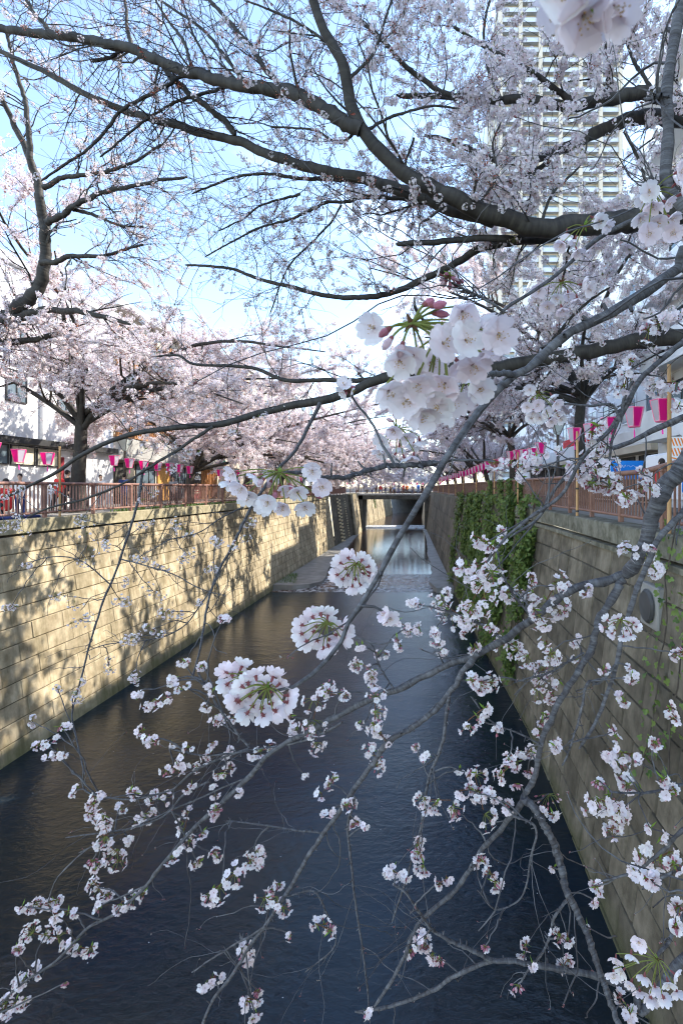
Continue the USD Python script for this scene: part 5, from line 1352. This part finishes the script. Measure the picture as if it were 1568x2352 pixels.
# bloom thickens towards the trunk side (+x) of the crown
thick = np.clip((P[:, 0] + 2.4) / 4.2, 0, 1)
keep = b1.random(len(P)) < (.16 + .70 * thick)
P, thick = P[keep], thick[keep]
u = b1.random(len(P))
pk = np.where(u < .16 + .66 * thick, b1.integers(0, 5, len(P)), np.where(b1.random(len(P)) < .3 + .4 * thick, b1.integers(5, 8, len(P)), b1.integers(8, 11, len(P))))
scatter(N1.t, 'blossom', PROTOS, P, b1.normal(0, 1, P.shape) + [0, 0, -.3], b1.uniform(.85, 1.4, len(P)) * (.68 + .32 * thick), b1, pk, kind='stuff')
def hang(tree, clusters, seed, level, depth=None, colour=None, bare=0.15):
    """A blossom cluster at each place, on a twig that leaves the nearest traced branch."""
    r = np.random.default_rng(seed)
    for (x, y, s, *opt) in clusters:
        n_, Aall = tree.near(x, y)
        d = (opt[0] if opt and opt[0] else n_[2] + r.normal(0, .04) * n_[2] ** .5)
        D = 1.2 * s * d / FL
        full = np.clip(D / .105, .3, 1.25)
        lev = level if level is not None else (2 if d < 1.35 else 1)
        o = at(x, y, d)
        away = opt[1] if len(opt) > 1 else None
        ax = np.array([r.normal(0, .7), r.normal(-.1, .8), -.55]) if away is None else np.array(away, float)
        m = MB()
        nf = max(3, int(round(16 * full ** 2 * r.uniform(.75, 1.2))))
        nb = int(r.integers(1, 4)) if D > .05 else 2
        if len(opt) > 2: nf, nb = opt[2]
        fr = .0168 if D > .055 else .0145
        top = o - nrm(ax) * D * .12 + [0, 0, .1 * D]
        if away is None and D > .055 and nf > 4:                  # two or three umbels side by side, each hanging its own way
            k_ = 2 if D < .085 else 3
            base_ = r.normal(0, 1, 3) * [1, .7, .7]; base_ = nrm(base_)
            for c_ in range(k_):
                f_ = (c_ - (k_ - 1) / 2) * D * .36
                a_ = ax + r.normal(0, .55, 3) + base_ * (c_ - (k_ - 1) / 2) * .8
                cluster(m, top + base_ * f_ + r.normal(0, .06, 3) * D, a_, D * r.uniform(.55, .8), max(2, int(round(nf / k_ * r.uniform(.7, 1.25)))), r, lev, int(r.integers(0, 4)), fr, r.uniform(62, 95))
                m.tube([top, top + base_ * f_ * .6, top + base_ * f_], [.002, .0018, .0016], 4, SCALE_ * 1.3, caps=False)
        else:
            cluster(m, top, ax, D * .95, nf, r, lev, nb, fr, r.uniform(65, 95) if away is None else 88)
        m.build('blossom_cluster', M['petal'], tree.t, col=True)
        # the twig that carries it
        q = n_[3:6]; gap = np.linalg.norm(top - q)
        if gap > .02:
            dd = np.linalg.norm(Aall[:, 3:6] - top, axis=1)
            cand = np.argsort(dd)[:25]; q = Aall[cand[r.integers(0, len(cand))], 3:6] if gap > .06 else q
            mid = (q + top) / 2 + r.normal(0, .08, 3) * gap + [0, 0, .06 * gap]
            C = spline(np.array([q, mid, top]), 9); C[1:-1] += r.normal(0, .012, (7, 3)) * gap
            rad = np.linspace(.0030, .0019, 9) * min(1.6, max(.8, d / 1.8)) * (1 + .2 * r.random(9))
            MB().tube(C, rad, 5).build('twig', M['young_bark'], tree.t, smooth=True)
O1, O2, O3, O4, O5 = (0, 1176), (784, 1176), (0, 1764), (784, 1764), (784, 588)
wallside = Z(O1, [(840, 90, 90), (670, 70, 60), (400, 185, 130), (855, 210, 80), (1000, 140, 70), (1100, 150, 90), (640, 225, 60), (970, 265, 60), (740, 260, 50), (570, 330, 40), (300, 405, 100), (705, 375, 80), (560, 420, 80), (915, 425, 50), (795, 475, 70), (370, 510, 90), (705, 555, 60), (610, 590, 80), (495, 710, 60), (365, 830, 80), (620, 765, 60), (130, 250, 40), (45, 445, 50), (1150, 60, 60), (370, 40, 60), (100, 80, 80), (30, 70, 80), (480, 165, 50), (260, 820, 40), (145, 975, 40)]) \
    + Z((0, 588), [(720, 235, 60), (810, 240, 65), (830, 290, 55), (710, 490, 70), (780, 530, 60), (1340, 680, 100), (1250, 700, 80), (1190, 760, 70), (720, 880, 70), (820, 905, 70), (890, 905, 55), (1010, 730, 60), (1100, 460, 60), (600, 570, 50), (1070, 815, 60), (780, 980, 60), (690, 1110, 60), (240, 1080, 60), (60, 1090, 60)])
hang(N1, wallside, 41, 1)
hang(N1, Z((784, 0), [(310, 810, 60), (800, 1080, 80), (500, 960, 50), (1010, 475, 45), (1090, 690, 50)]), 42, 1)
# thin side twigs on the hanging branches
P0, R0 = N1.resampled(16, HB)
L2, R2 = spawn(P0, R0, 9, .15, 1, .15, .75, 30, 80, b1, 7, -.05, .3, (.6, .5), .2, .0022)
V, F = tubes(L2, np.minimum(R2, .004), 4); obj('twigs', V, F, M['young_bark'], N1.t, kind='stuff')

# ---- the tree whose branches hang in front of the water
N2 = Near('cherry_tree', 'foreground cherry branches with white blossom clusters hanging over the dark water')
b2 = np.random.default_rng(902)
hub2 = np.array([(5.2, 2.3, -.1), (5.0, 2.2, .9), (4.3, 2.05, 1.5), (3.2, 2.0, 1.6), (2.4, 1.9, 1.55)])
MB().tube(spline(hub2, 16), np.linspace(.2, .09, 16), 12).build('trunk', M['bark'], N2.t, smooth=True)
h1 = [(2.4, 1.9, 1.55, .06), (1.5, 1.45, 1.62, .03)]
B = N2.add
B([(1640, 572), (1568, 608), (1484, 673), (1374, 738), (1324, 758), (1264, 803), (1219, 843), (1174, 868), (1094, 953), (1034, 1038), (994, 1113), (954, 1175), (905, 1255), (870, 1320), (830, 1385), (800, 1430), (775, 1490), (735, 1530), (690, 1570), (625, 1588)], 1.0, .72, 26, 9, sides=12, pre=h1, lump=.09)
B([(1184, 863), (1134, 856), (1094, 861), (1062, 850), (1034, 805), (1008, 765), (975, 738), (950, 700)], .86, .43, 15, 7, sides=10)
B([(1004, 1064), (960, 1063), (899, 1065), (834, 1075), (784, 1088), (742, 1090), (700, 1085), (650, 1084)], .875, .72, 14, 9, sides=10)
B([(1600, 430), (1560, 440), (1520, 476), (1450, 512), (1380, 547), (1329, 588), (1274, 633), (1214, 675), (1154, 713), (1136, 740)], 1.0, .86, 13, 7, sides=10, pre=h1)
B([(1154, 713), (1120, 690), (1084, 673), (1034, 648)], .86, .84, 7, 5)
B([(1640, 640), (1600, 560), (1568, 502), (1534, 448), (1514, 425), (1519, 350), (1524, 280), (1524, 210), (1544, 100), (1564, 0), (1585, -60)], .9, .9, 30, 22, sides=12, pre=h1, lump=.1)
B([(1530, 218), (1508, 226), (1496, 228)], .9, .9, 16, 12)
B([(1516, 428), (1500, 424), (1484, 420)], .9, .9, 12, 7)
B([(1640, 770), (1568, 805), (1484, 873), (1449, 928), (1419, 978), (1374, 1023), (1334, 1063), (1309, 1113), (1284, 1148), (1224, 1190), (1160, 1240), (1110, 1300)], 1.6, 1.7, 15, 6, pre=h1)
B([(1425, 968), (1405, 930), (1350, 932), (1300, 928), (1220, 930)], 1.6, 1.6, 7, 4)
B([(1640, 945), (1568, 963), (1509, 988), (1449, 1018), (1384, 1043), (1359, 1048), (1310, 1085), (1270, 1130), (1235, 1190), (1170, 1235)], 1.7, 1.85, 17, 5, pre=h1)
B([(1450, 878), (1440, 905), (1425, 960), (1405, 1010), (1395, 1060), (1350, 1120)], 1.6, 1.65, 8, 5)
B([(1660, 1010), (1568, 1085), (1535, 1130), (1504, 1186), (1484, 1241), (1469, 1276), (1434, 1326)], 1.9, 2.0, 47, 29, sides=14, pre=[(2.4, 1.9, 1.55, .075), (1.6, 1.9, 1.35, .055)], name='limb', lump=.06)
B([(1440, 1320), (1384, 1336), (1334, 1346), (1299, 1366), (1254, 1396), (1219, 1426), (1159, 1471), (1094, 1501), (1034, 1526), (974, 1556), (909, 1586), (854, 1606), (784, 1640), (700, 1680), (620, 1725), (565, 1785), (520, 1835), (470, 1880), (420, 1930), (370, 1990), (320, 2060), (260, 2110), (200, 2140), (130, 2210), (40, 2270), (-30, 2340)], 2.0, 2.3, 22, 4, sides=10)
B([(1094, 1501), (1064, 1546), (1024, 1596), (999, 1621), (934, 1666), (894, 1691), (864, 1731), (820, 1800), (784, 1852), (740, 1914), (700, 1979), (655, 2059), (615, 2124), (570, 2189), (530, 2249), (490, 2299), (460, 2365)], 2.05, 1.9, 15, 6, sides=10)
B([(1434, 1331), (1404, 1381), (1374, 1426), (1344, 1496), (1314, 1551), (1284, 1611), (1264, 1666), (1244, 1716), (1229, 1774), (1204, 1829), (1174, 1874), (1134, 1924), (1104, 1964), (1074, 2009), (1034, 2054), (994, 2084), (969, 2109), (949, 2144), (924, 2204), (899, 2249), (859, 2314)], 2.0, 1.75, 19, 7, sides=10)
B([(1205, 1835), (1225, 1860), (1244, 1884), (1269, 1939), (1284, 1989), (1304, 2054), (1334, 2124), (1359, 2189), (1379, 2249), (1399, 2304), (1425, 2365)], 1.85, 1.5, 18, 13, sides=10)
B([(1480, 2290), (1439, 2264), (1359, 2234), (1284, 2219), (1209, 2209), (1124, 2207), (1044, 2244), (999, 2274), (924, 2304), (859, 2319), (815, 2325)], 1.6, 1.8, 17, 6, sides=9, pre=[(1.2, 1.7, -.2, .02)])
B([(1130, 2207), (1084, 2189), (1024, 2159), (994, 2144), (969, 2109), (934, 2054), (904, 2034)], 1.7, 1.75, 10, 5)
B([(1640, 1130), (1568, 1172), (1510, 1235), (1484, 1290), (1469, 1326), (1454, 1376), (1429, 1456), (1414, 1526), (1389, 1601), (1359, 1671), (1329, 1721)], 1.8, 1.75, 18, 7, sides=9, pre=h1)
B([(1415, 1525), (1380, 1570), (1352, 1570), (1335, 1640), (1310, 1720), (1290, 1760)], 1.75, 1.7, 8, 4)
B([(1640, 1880), (1568, 1905), (1514, 1956), (1460, 2000), (1380, 2025)], 1.45, 1.5, 12, 5, pre=[(1.1, 1.45, .15, .014)])
B([(1640, 1960), (1568, 1999), (1509, 2024), (1474, 2044)], 1.2, 1.25, 10, 6, pre=[(1.0, 1.25, .1, .01)])
B([(1640, 2040), (1580, 2095), (1539, 2160), (1509, 2195), (1500, 2215)], 1.05, 1.0, 12, 7, pre=[(.9, 1.1, .05, .01)])
B([(1640, 1790), (1568, 1800), (1500, 1818), (1450, 1822), (1405, 1820)], 1.5, 1.5, 9, 4, pre=[(1.1, 1.5, .2, .012)])
B([(455, 1545), (490, 1606), (515, 1646), (545, 1690), (572, 1718)], 2.25, 2.2, 5, 5)
B([(572, 1720), (500, 1745), (440, 1780), (400, 1815), (350, 1830), (290, 1835), (200, 1818), (190, 1770)], 2.2, 2.3, 6, 3)
B([(480, 1795), (420, 1830), (380, 1875), (300, 1905), (150, 1925)], 2.2, 2.3, 5, 3)
B([(560, 1790), (470, 1830), (330, 1890), (180, 1960)], 2.2, 2.3, 4, 3)
B([(784, 1660), (700, 1700), (590, 1722), (470, 1735), (390, 1720)], 2.1, 2.25, 6, 3)
B([(740, 1914), (640, 1900), (560, 1890), (520, 1886)], 2.0, 2.05, 5, 3)
B([(660, 2060), (720, 2050), (750, 2100), (770, 2170), (700, 2235)], 1.95, 1.9, 4, 3)
B([(610, 2130), (560, 2160), (480, 2210), (440, 2235)], 1.93, 2.0, 5, 3)
B([(1180, 1875), (1230, 1900), (1220, 1970), (1200, 2060), (1140, 2090), (1095, 2045)], 1.75, 1.7, 6, 3)
B([(1300, 2068), (1270, 2110), (1250, 2180), (1220, 2220), (1200, 2250)], 1.65, 1.6, 7, 4)
B([(1030, 1600), (1010, 1720), (985, 1790), (970, 1880), (950, 1960), (925, 2040), (900, 2120)], 2.0, 1.8, 9, 4)
B([(815, 1830), (800, 1900), (808, 2000), (820, 2100), (840, 2250), (850, 2352)], 1.9, 1.8, 7, 3)
B([(1160, 1475), (1120, 1440), (1060, 1420), (1010, 1400)], 2.0, 2.1, 7, 4)
B([(1225, 1420), (1180, 1370), (1150, 1310), (1140, 1260)], 2.0, 2.05, 7, 4)
B([(909, 1590), (870, 1530), (850, 1480), (800, 1460)], 2.1, 2.2, 5, 3)
B([(1340, 1500), (1290, 1530), (1230, 1555), (1180, 1568)], 1.95, 1.95, 6, 4)
B([(1245, 1715), (1200, 1690), (1130, 1660), (1080, 1600)], 1.9, 1.9, 5, 3)
B([(1640, -80), (1480, -40), (1400, -8), (1352, 10)], .45, .27, 14, 12, pre=[(1.6, 1.5, 2.2, .02), (.6, .6, 1.75, .008)])
mid = Z(O1, [(1035, 500, 60), (850, 705, 60), (930, 715, 70), (785, 790, 80), (845, 810, 60), (970, 830, 60), (740, 890, 110), (625, 845, 50), (935, 910, 60), (660, 1050, 100), (790, 1080, 30), (1000, 975, 80), (1110, 955, 90), (205, 1075, 80), (250, 1130, 80), (290, 1000, 50), (1450, 910, 180), (1425, 1040, 130), (1520, 850, 80), (960, 1110, 80), (1050, 1120, 70), (835, 1140, 80), (1210, 1110, 80), (1330, 945, 40)]) \
 + Z(O2, [(660, 165, 120), (735, 110, 70), (630, 270, 150), (620, 370, 170), (800, 385, 130), (730, 320, 40), (870, 315, 70), (640, 460, 150), (500, 480, 180), (480, 420, 90), (340, 440, 80), (210, 490, 80), (290, 550, 110), (255, 610, 70), (450, 620, 100), (430, 560, 60), (560, 540, 90), (680, 540, 60), (620, 630, 70), (960, 450, 200), (1020, 470, 120), (900, 500, 100), (1010, 350, 60), (1370, 240, 150), (1410, 170, 60), (1130, 375, 60), (785, 640, 140), (940, 660, 150), (1080, 600, 70), (1075, 680, 60), (1210, 730, 60), (650, 800, 130), (910, 810, 150), (965, 840, 90), (1320, 720, 40), (1330, 780, 80), (1290, 880, 70), (1535, 660, 80), (1520, 940, 100), (120, 730, 110), (90, 630, 60), (185, 665, 60), (150, 810, 40), (20, 850, 50), (160, 945, 140), (80, 985, 50), (185, 1035, 90), (620, 960, 110), (915, 985, 90), (720, 1010, 70), (1000, 1090, 90), (830, 1140, 110), (1280, 1130, 120), (1260, 1030, 70), (1440, 1070, 70), (150, 1140, 100), (380, 1140, 60), (340, 1085, 50)]) \
 + Z(O3, [(340, 115, 50), (430, 185, 90), (475, 295, 110), (505, 405, 130), (590, 345, 70), (700, 205, 120), (615, 135, 70), (560, 190, 60), (845, 265, 90), (870, 105, 60), (985, 115, 60), (1030, 20, 80), (1100, 120, 50), (995, 210, 70), (930, 310, 50), (840, 380, 90), (900, 445, 70), (985, 415, 70), (1160, 425, 120), (1020, 575, 150), (440, 460, 50), (445, 580, 100), (495, 590, 50), (600, 620, 110), (110, 660, 70), (210, 645, 100), (250, 690, 60), (310, 680, 80), (200, 810, 130), (90, 840, 50), (350, 850, 100), (130, 1000, 130), (60, 1110, 120), (20, 1130, 90), (1250, 640, 130), (1255, 560, 80), (1490, 740, 90), (1330, 780, 50), (1130, 880, 100), (975, 1000, 90), (1150, 1090, 90), (1170, 1165, 60), (810, 20, 80), (895, 10, 60), (1500, 230, 60), (1500, 90, 90), (1400, 40, 40), (440, 650, 60), (690, 160, 70)]) \
 + Z(O4, [(50, 180, 80), (60, 260, 60), (105, 280, 45), (425, 175, 150), (650, 150, 170), (580, 120, 100), (710, 170, 100), (740, 20, 100), (860, 30, 60), (940, 230, 90), (1235, 215, 190), (1270, 260, 110), (1300, 60, 140), (1500, 120, 100), (1480, 70, 70), (1410, 285, 50), (1480, 330, 60), (1395, 400, 100), (1350, 490, 80), (1440, 440, 120), (1430, 530, 100), (1530, 450, 80), (1170, 560, 90), (1160, 625, 50), (680, 490, 110), (620, 450, 40), (355, 400, 110), (245, 510, 110), (460, 530, 70), (590, 40, 60), (540, 20, 50), (970, 470, 40), (375, 840, 120), (840, 860, 90), (880, 925, 40), (1005, 800, 100), (1030, 910, 90), (1540, 650, 80), (1540, 740, 70), (1280, 1110, 90), (1330, 1150, 90), (120, 1140, 60)]) \
 + Z(O5, [(1450, 330, 150), (1500, 290, 90), (1300, 560, 120), (1340, 590, 90), (1500, 610, 130), (1160, 830, 130), (1190, 870, 100), (840, 990, 110), (930, 930, 80), (1000, 900, 60), (1150, 940, 130), (1110, 1000, 110), (1200, 980, 110), (1050, 990, 70), (1250, 1100, 150), (1330, 1100, 100), (1420, 1050, 100), (1160, 1050, 120), (1270, 1060, 90), (700, 960, 80), (770, 955, 50), (1540, 700, 60), (1540, 1030, 70), (30, 620, 90), (900, 990, 50)])
hang(N2, mid, 43, None)
# bud bunches
buds = [(x, y, s, None, (0, -.3, -1), (1, 12)) for x, y, s in Z(O4, [(955, 165, 160), (1180, 85, 90), (520, 210, 70), (450, 900, 70), (310, 860, 80), (660, 835, 50), (810, 1020, 80), (805, 90, 60), (1130, 745, 30)]) + Z(O2, [(670, 800, 120), (1440, 1070, 60), (1120, 380, 60)]) + Z(O3, [(1180, 1040, 60), (990, 210, 70), (300, 1000, 40), (75, 845, 45), (425, 440, 60)]) + Z(O5, [(500, 120, 150)])]
hang(N2, buds, 44, 1)
# close clusters, each flower its own piece
def close_cluster(spur, d0, flowers, seed, face, r_flower=.0172, nb=0, buds_at=()):
    """spur and flowers (x, y, depth offset) in the frame; each flower looks along face with some scatter."""
    r = np.random.default_rng(seed)
    c = part(N2.t, 'blossom_cluster')
    o = at(*spur, d0)
    st = MB()
    for i, f in enumerate(flowers):
        x, y = f[0], f[1]; d = d0 + (f[2] if len(f) > 2 else r.normal(0, .018)); e = at(x, y, d)
        out = nrm(e - o)
        dr = nrm(np.array(f[3], float)) if len(f) > 3 else nrm(np.array(face, float) + r.normal(0, .42, 3) + out * .7)
        m = MB(); flower(m, e, dr, r_flower * r.uniform(.95, 1.06), r, 2, r.uniform(.25, .65))
        m.build('flower', M['petal'], c, col=True)
        back = e - dr * r_flower * .5
        C = spline(np.array([o, (o + back) / 2 + [0, 0, .004], back]), 7)
        st.tube(C, [.0009] * 7, 5, STALK * r.uniform(.85, 1.2), caps=False)
    for x, y in buds_at:
        e = at(x, y, d0 + r.normal(0, .012)); dr = nrm(e - o + [0, 0, -.01])
        m = MB(); bud(m, e, dr, .0052, r, 8); m.build('bud', M['petal'], c, col=True)
        C = spline(np.array([o, (o + e) / 2 + [0, 0, .003], e - dr * .006]), 6); st.tube(C, [.0011] * 6, 5, STALK, caps=False)
    for _ in range(9):
        dd = nrm(r.normal(0, 1, 3)); w = np.cross(dd, [.1, .9, .3]) * .003
        st.add([o - w, o + w, o + dd * .011], [[0, 1, 2]], SCALE_ if r.random() < .5 else LEAFY)
    st.build('stalks', M['petal'], c, col=True)
toward, away = (0, -1, -.5), (0, 1.0, -.25)
q5 = lambda rows: [(784 + a * .5, 588 + b * .5) for a, b in rows]
close_cluster((945, 742), .42, q5([(555, 255), (640, 330), (465, 400), (330, 455), (265, 480), (410, 490), (570, 385), (690, 410), (625, 480), (540, 500), (720, 360)]), 61, toward, buds_at=q5([(205, 345), (215, 395), (275, 425), (395, 215), (440, 225), (450, 265)]))
close_cluster((1012, 762), .44, q5([(475, 585), (350, 590), (500, 655), (300, 665), (375, 725), (440, 680), (600, 500), (400, 600), (150, 330), (215, 620)]), 62, toward)
close_cluster((1075, 868), .50, [(1102, 893, 0, (.1, -1, -.5)), (1060, 920), (1035, 945), (1075, 850), (1122, 800)], 63, toward)
close_cluster((912, 985), .86, q5([(185, 850), (205, 890), (265, 880), (300, 830), (330, 870), (240, 920), (290, 930), (360, 850), (385, 815), (240, 800), (330, 920), (180, 900)]), 64, (0, -.6, -.8), .0165, buds_at=q5([(225, 755), (245, 735), (235, 790)]))
close_cluster((1236, 905), 1.12, q5([(865, 610), (900, 680), (965, 640), (985, 675), (940, 715), (880, 715), (850, 690), (910, 740), (990, 720), (960, 755), (1005, 745), (870, 745)]), 65, toward, .0165)
close_cluster((1288, 648), .92, q5([(910, 155), (985, 190), (1040, 175), (1105, 130), (1135, 150), (945, 230), (1010, 240), (1080, 195)]), 66, (0, -.6, -.7), .0165)
close_cluster((1500, 440), .74, [(1490, 440), (1500, 470), (1530, 465), (1540, 500), (1470, 500), (1510, 510), (1545, 535), (1490, 535), (1480, 455), (1558, 395), (1552, 420), (1565, 445)], 67, toward, .0165)
close_cluster((1342, 518), .9, [(1300, 535), (1320, 550), (1290, 560), (1325, 575), (1375, 505), (1392, 517), (1362, 500)], 68, (0, -.4, -.8), .0160)
close_cluster((640, 1085), .72, [(0 + a * .5, 588 + b * .5) for a, b in [(1060, 1040), (1110, 1065), (1185, 1020), (1140, 1100), (1230, 1130), (1300, 1150), (1370, 1080), (1330, 1070), (1480, 1060), (1435, 985), (1400, 1150), (1210, 1145), (1255, 1000), (1070, 1000)]], 69, toward, .0168, buds_at=[(645, 1120), (632, 1135), (620, 1110), (650, 1128), (728, 1137), (668, 1118), (600, 1106)])
def ring(cx, cy, rx, ry, n, d, seed, face, spur, fr=.0172):
    """An umbel seen from behind: two rounds of blossoms facing outward and away."""
    r = np.random.default_rng(seed); out = []
    for q0, share, lift, dep in ((1.0, .62, .75, .004), (.55, .38, 1.5, .022)):
        m_ = max(4, int(n * share))
        for k in range(m_):
            t = 6.283 * (k + .5 * (q0 < 1)) / m_ + r.uniform(-.25, .25); q = q0 * r.uniform(.82, 1.08)
            dr = np.array([math.cos(t), lift * r.uniform(.6, 1.3), -math.sin(t) - .15]) + r.normal(0, .15, 3)
            out.append((cx + rx * q * math.cos(t), cy + ry * q * math.sin(t), dep + r.normal(0, .007), dr))
    close_cluster(spur, d, out, seed, face, fr)
ring(600, 1600, 62, 48, 20, .72, 70, away, (614, 1580))
ring(545, 1560, 34, 36, 9, .75, 74, away, (572, 1562))
ring(744, 1450, 54, 42, 19, .80, 71, away, (752, 1432))
ring(815, 1312, 44, 36, 17, .90, 72, away, (818, 1296))
ring(1424, 1440, 42, 24, 13, 1.35, 73, (0, .2, -1), (1425, 1425), .0165)
close_cluster((1510, 2205), .95, [(784 + a * .5, 1764 + b * .5) for a, b in [(1365, 800), (1330, 860), (1260, 880), (1290, 935), (1390, 960), (1370, 1030), (1440, 1010), (1500, 990), (1540, 1030), (1420, 1060), (1250, 950), (1480, 1060), (1530, 950), (1330, 990)]], 75, (0, -.7, -.6), .0168)
close_cluster((1352, 5), .255, [(1300, -5, 0, (-.4, -1, -.5)), (1340, 35, 0, (0, -.5, -1)), (1372, 45, .01, (.2, .4, -1)), (1408, 15, 0, (.6, -.5, -.6)), (1285, 10, .02, (-.6, .4, -.7))], 76, (0, -.6, -.8), .0158)
# bare side twigs and small buds
P0, R0 = N2.resampled(18, range(len(N2.curves) - 2))
L2, R2 = spawn(P0, R0, 6, .12, 1, .10, .6, 25, 65, b2, 11, -.03, .19, (.35, .5), .35, .0012)
ok = (L2[:, :, 1].min(1) > .62) & (R2[:, 0] < .02)
L2, R2 = L2[ok], np.minimum(R2[ok], .0024)
V, F = tubes(L2, R2, 4); obj('twigs', V, F, M['young_bark'], N2.t, kind='stuff')
tips = L2[:, -1]; tips = tips[b2.random(len(tips)) < .7]
m = MB()
for p in tips:
    for _ in range(int(b2.integers(1, 4))):
        bud(m, p + b2.normal(0, .003, 3), b2.normal(0, 1, 3) + [0, 0, .4], .0025, b2, 4)
m.c = [c * [.55, .62, .5] for c in m.c]
m.build('buds', M['petal'], N2.t, col=True, kind='stuff')
P0, R0 = N2.resampled(40)
L2, R2 = spawn(P0, R0, 16, .03, .97, .008, .026, 50, 95, b2, 3, .1, .15, (.55, .6), 0, .0014)
V, F = tubes(L2, np.minimum(R2, .0055), 5); obj('spurs', V, F, M['young_bark'], N2.t, kind='stuff')

# ---- tree at the left edge
N3 = Near('cherry_tree', 'cherry tree entering from the left edge with dark upright boughs and pale pink bloom')
b3 = np.random.default_rng(903)
MB().tube(spline(np.array([(-13.6, 11.2, ZL), (-13.3, 11.1, 1.6), (-12.6, 10.9, 3.0), (-12.2, 10.8, 3.4)]), 12), np.linspace(.40, .28, 12), 12).build('trunk', M['bark'], N3.t, smooth=True)
hub3 = [(-12.4, 10.8, 3.2, .22)]
C_ = lambda *a, **k: N3.add(*a, bark='bark', sides=9, name='limb', lump=.05, **k)
C_([(-120, 745), (0, 713), (45, 688), (75, 653), (95, 600), (98, 560), (102, 535), (107, 510), (105, 475), (95, 425), (70, 370), (35, 300), (0, 215), (-30, 150)], 10.2, 9.2, 38, 7, pre=[(-12.4, 10.8, 3.2, .18)])
C_([(70, 370), (70, 320), (60, 240), (50, 190), (30, 135), (10, 60)], 9.4, 9.2, 13, 7)
C_([(108, 512), (135, 495), (165, 475), (215, 445), (270, 425), (350, 410), (430, 405)], 9.5, 9.2, 15, 6)
C_([(165, 478), (210, 490), (270, 520), (330, 520)], 9.5, 9.4, 9, 4)
C_([(100, 430), (150, 405), (225, 395), (300, 370), (370, 330)], 9.4, 9.1, 12, 5)
C_([(-120, 770), (0, 750), (60, 725), (125, 713), (220, 723), (300, 745)], 10.3, 9.8, 30, 8, pre=hub3)
C_([(-60, 790), (30, 778), (100, 768), (170, 758)], 10.2, 10.2, 22, 8, pre=hub3)
C_([(95, 603), (130, 598), (170, 588), (260, 580), (330, 560)], 9.6, 9.4, 14, 5)
P0, R0 = N3.resampled(20)
L2, R2 = spawn(P0, R0, 14, .2, 1, .7, 2.2, 30, 80, b3, 7, .05, .2, (.35, .3), .35, .005)
R2 = np.minimum(R2, .02)
L3, R3 = spawn(L2, R2, 7, .15, 1, .3, 1.0, 25, 75, b3, 5, .03, .28, (.6, .5), .25, .0035)
V, F = tubes(L2, R2, 4); obj('twigs', V, F, M['bark'], N3.t, kind='stuff')
V, F = tubes(L3, R3, 3); obj('twiglets', V, F, M['bark'], N3.t, kind='stuff')
P = np.vstack([along(L3, 20000, b3, .1, clump=2.0), along(L2, 5000, b3, .2, clump=1.5)])
keep = b3.random(len(P)) < np.clip(1.0 - (P[:, 2] - 3.4) / 2.2, .09, 1)
P = P[keep]
scatter(N3.t, 'blossom', PROTOS, P, b3.normal(0, 1, P.shape), b3.uniform(.75, 1.15, len(P)), b3, pick(len(P), .5, b3, .4), kind='stuff')
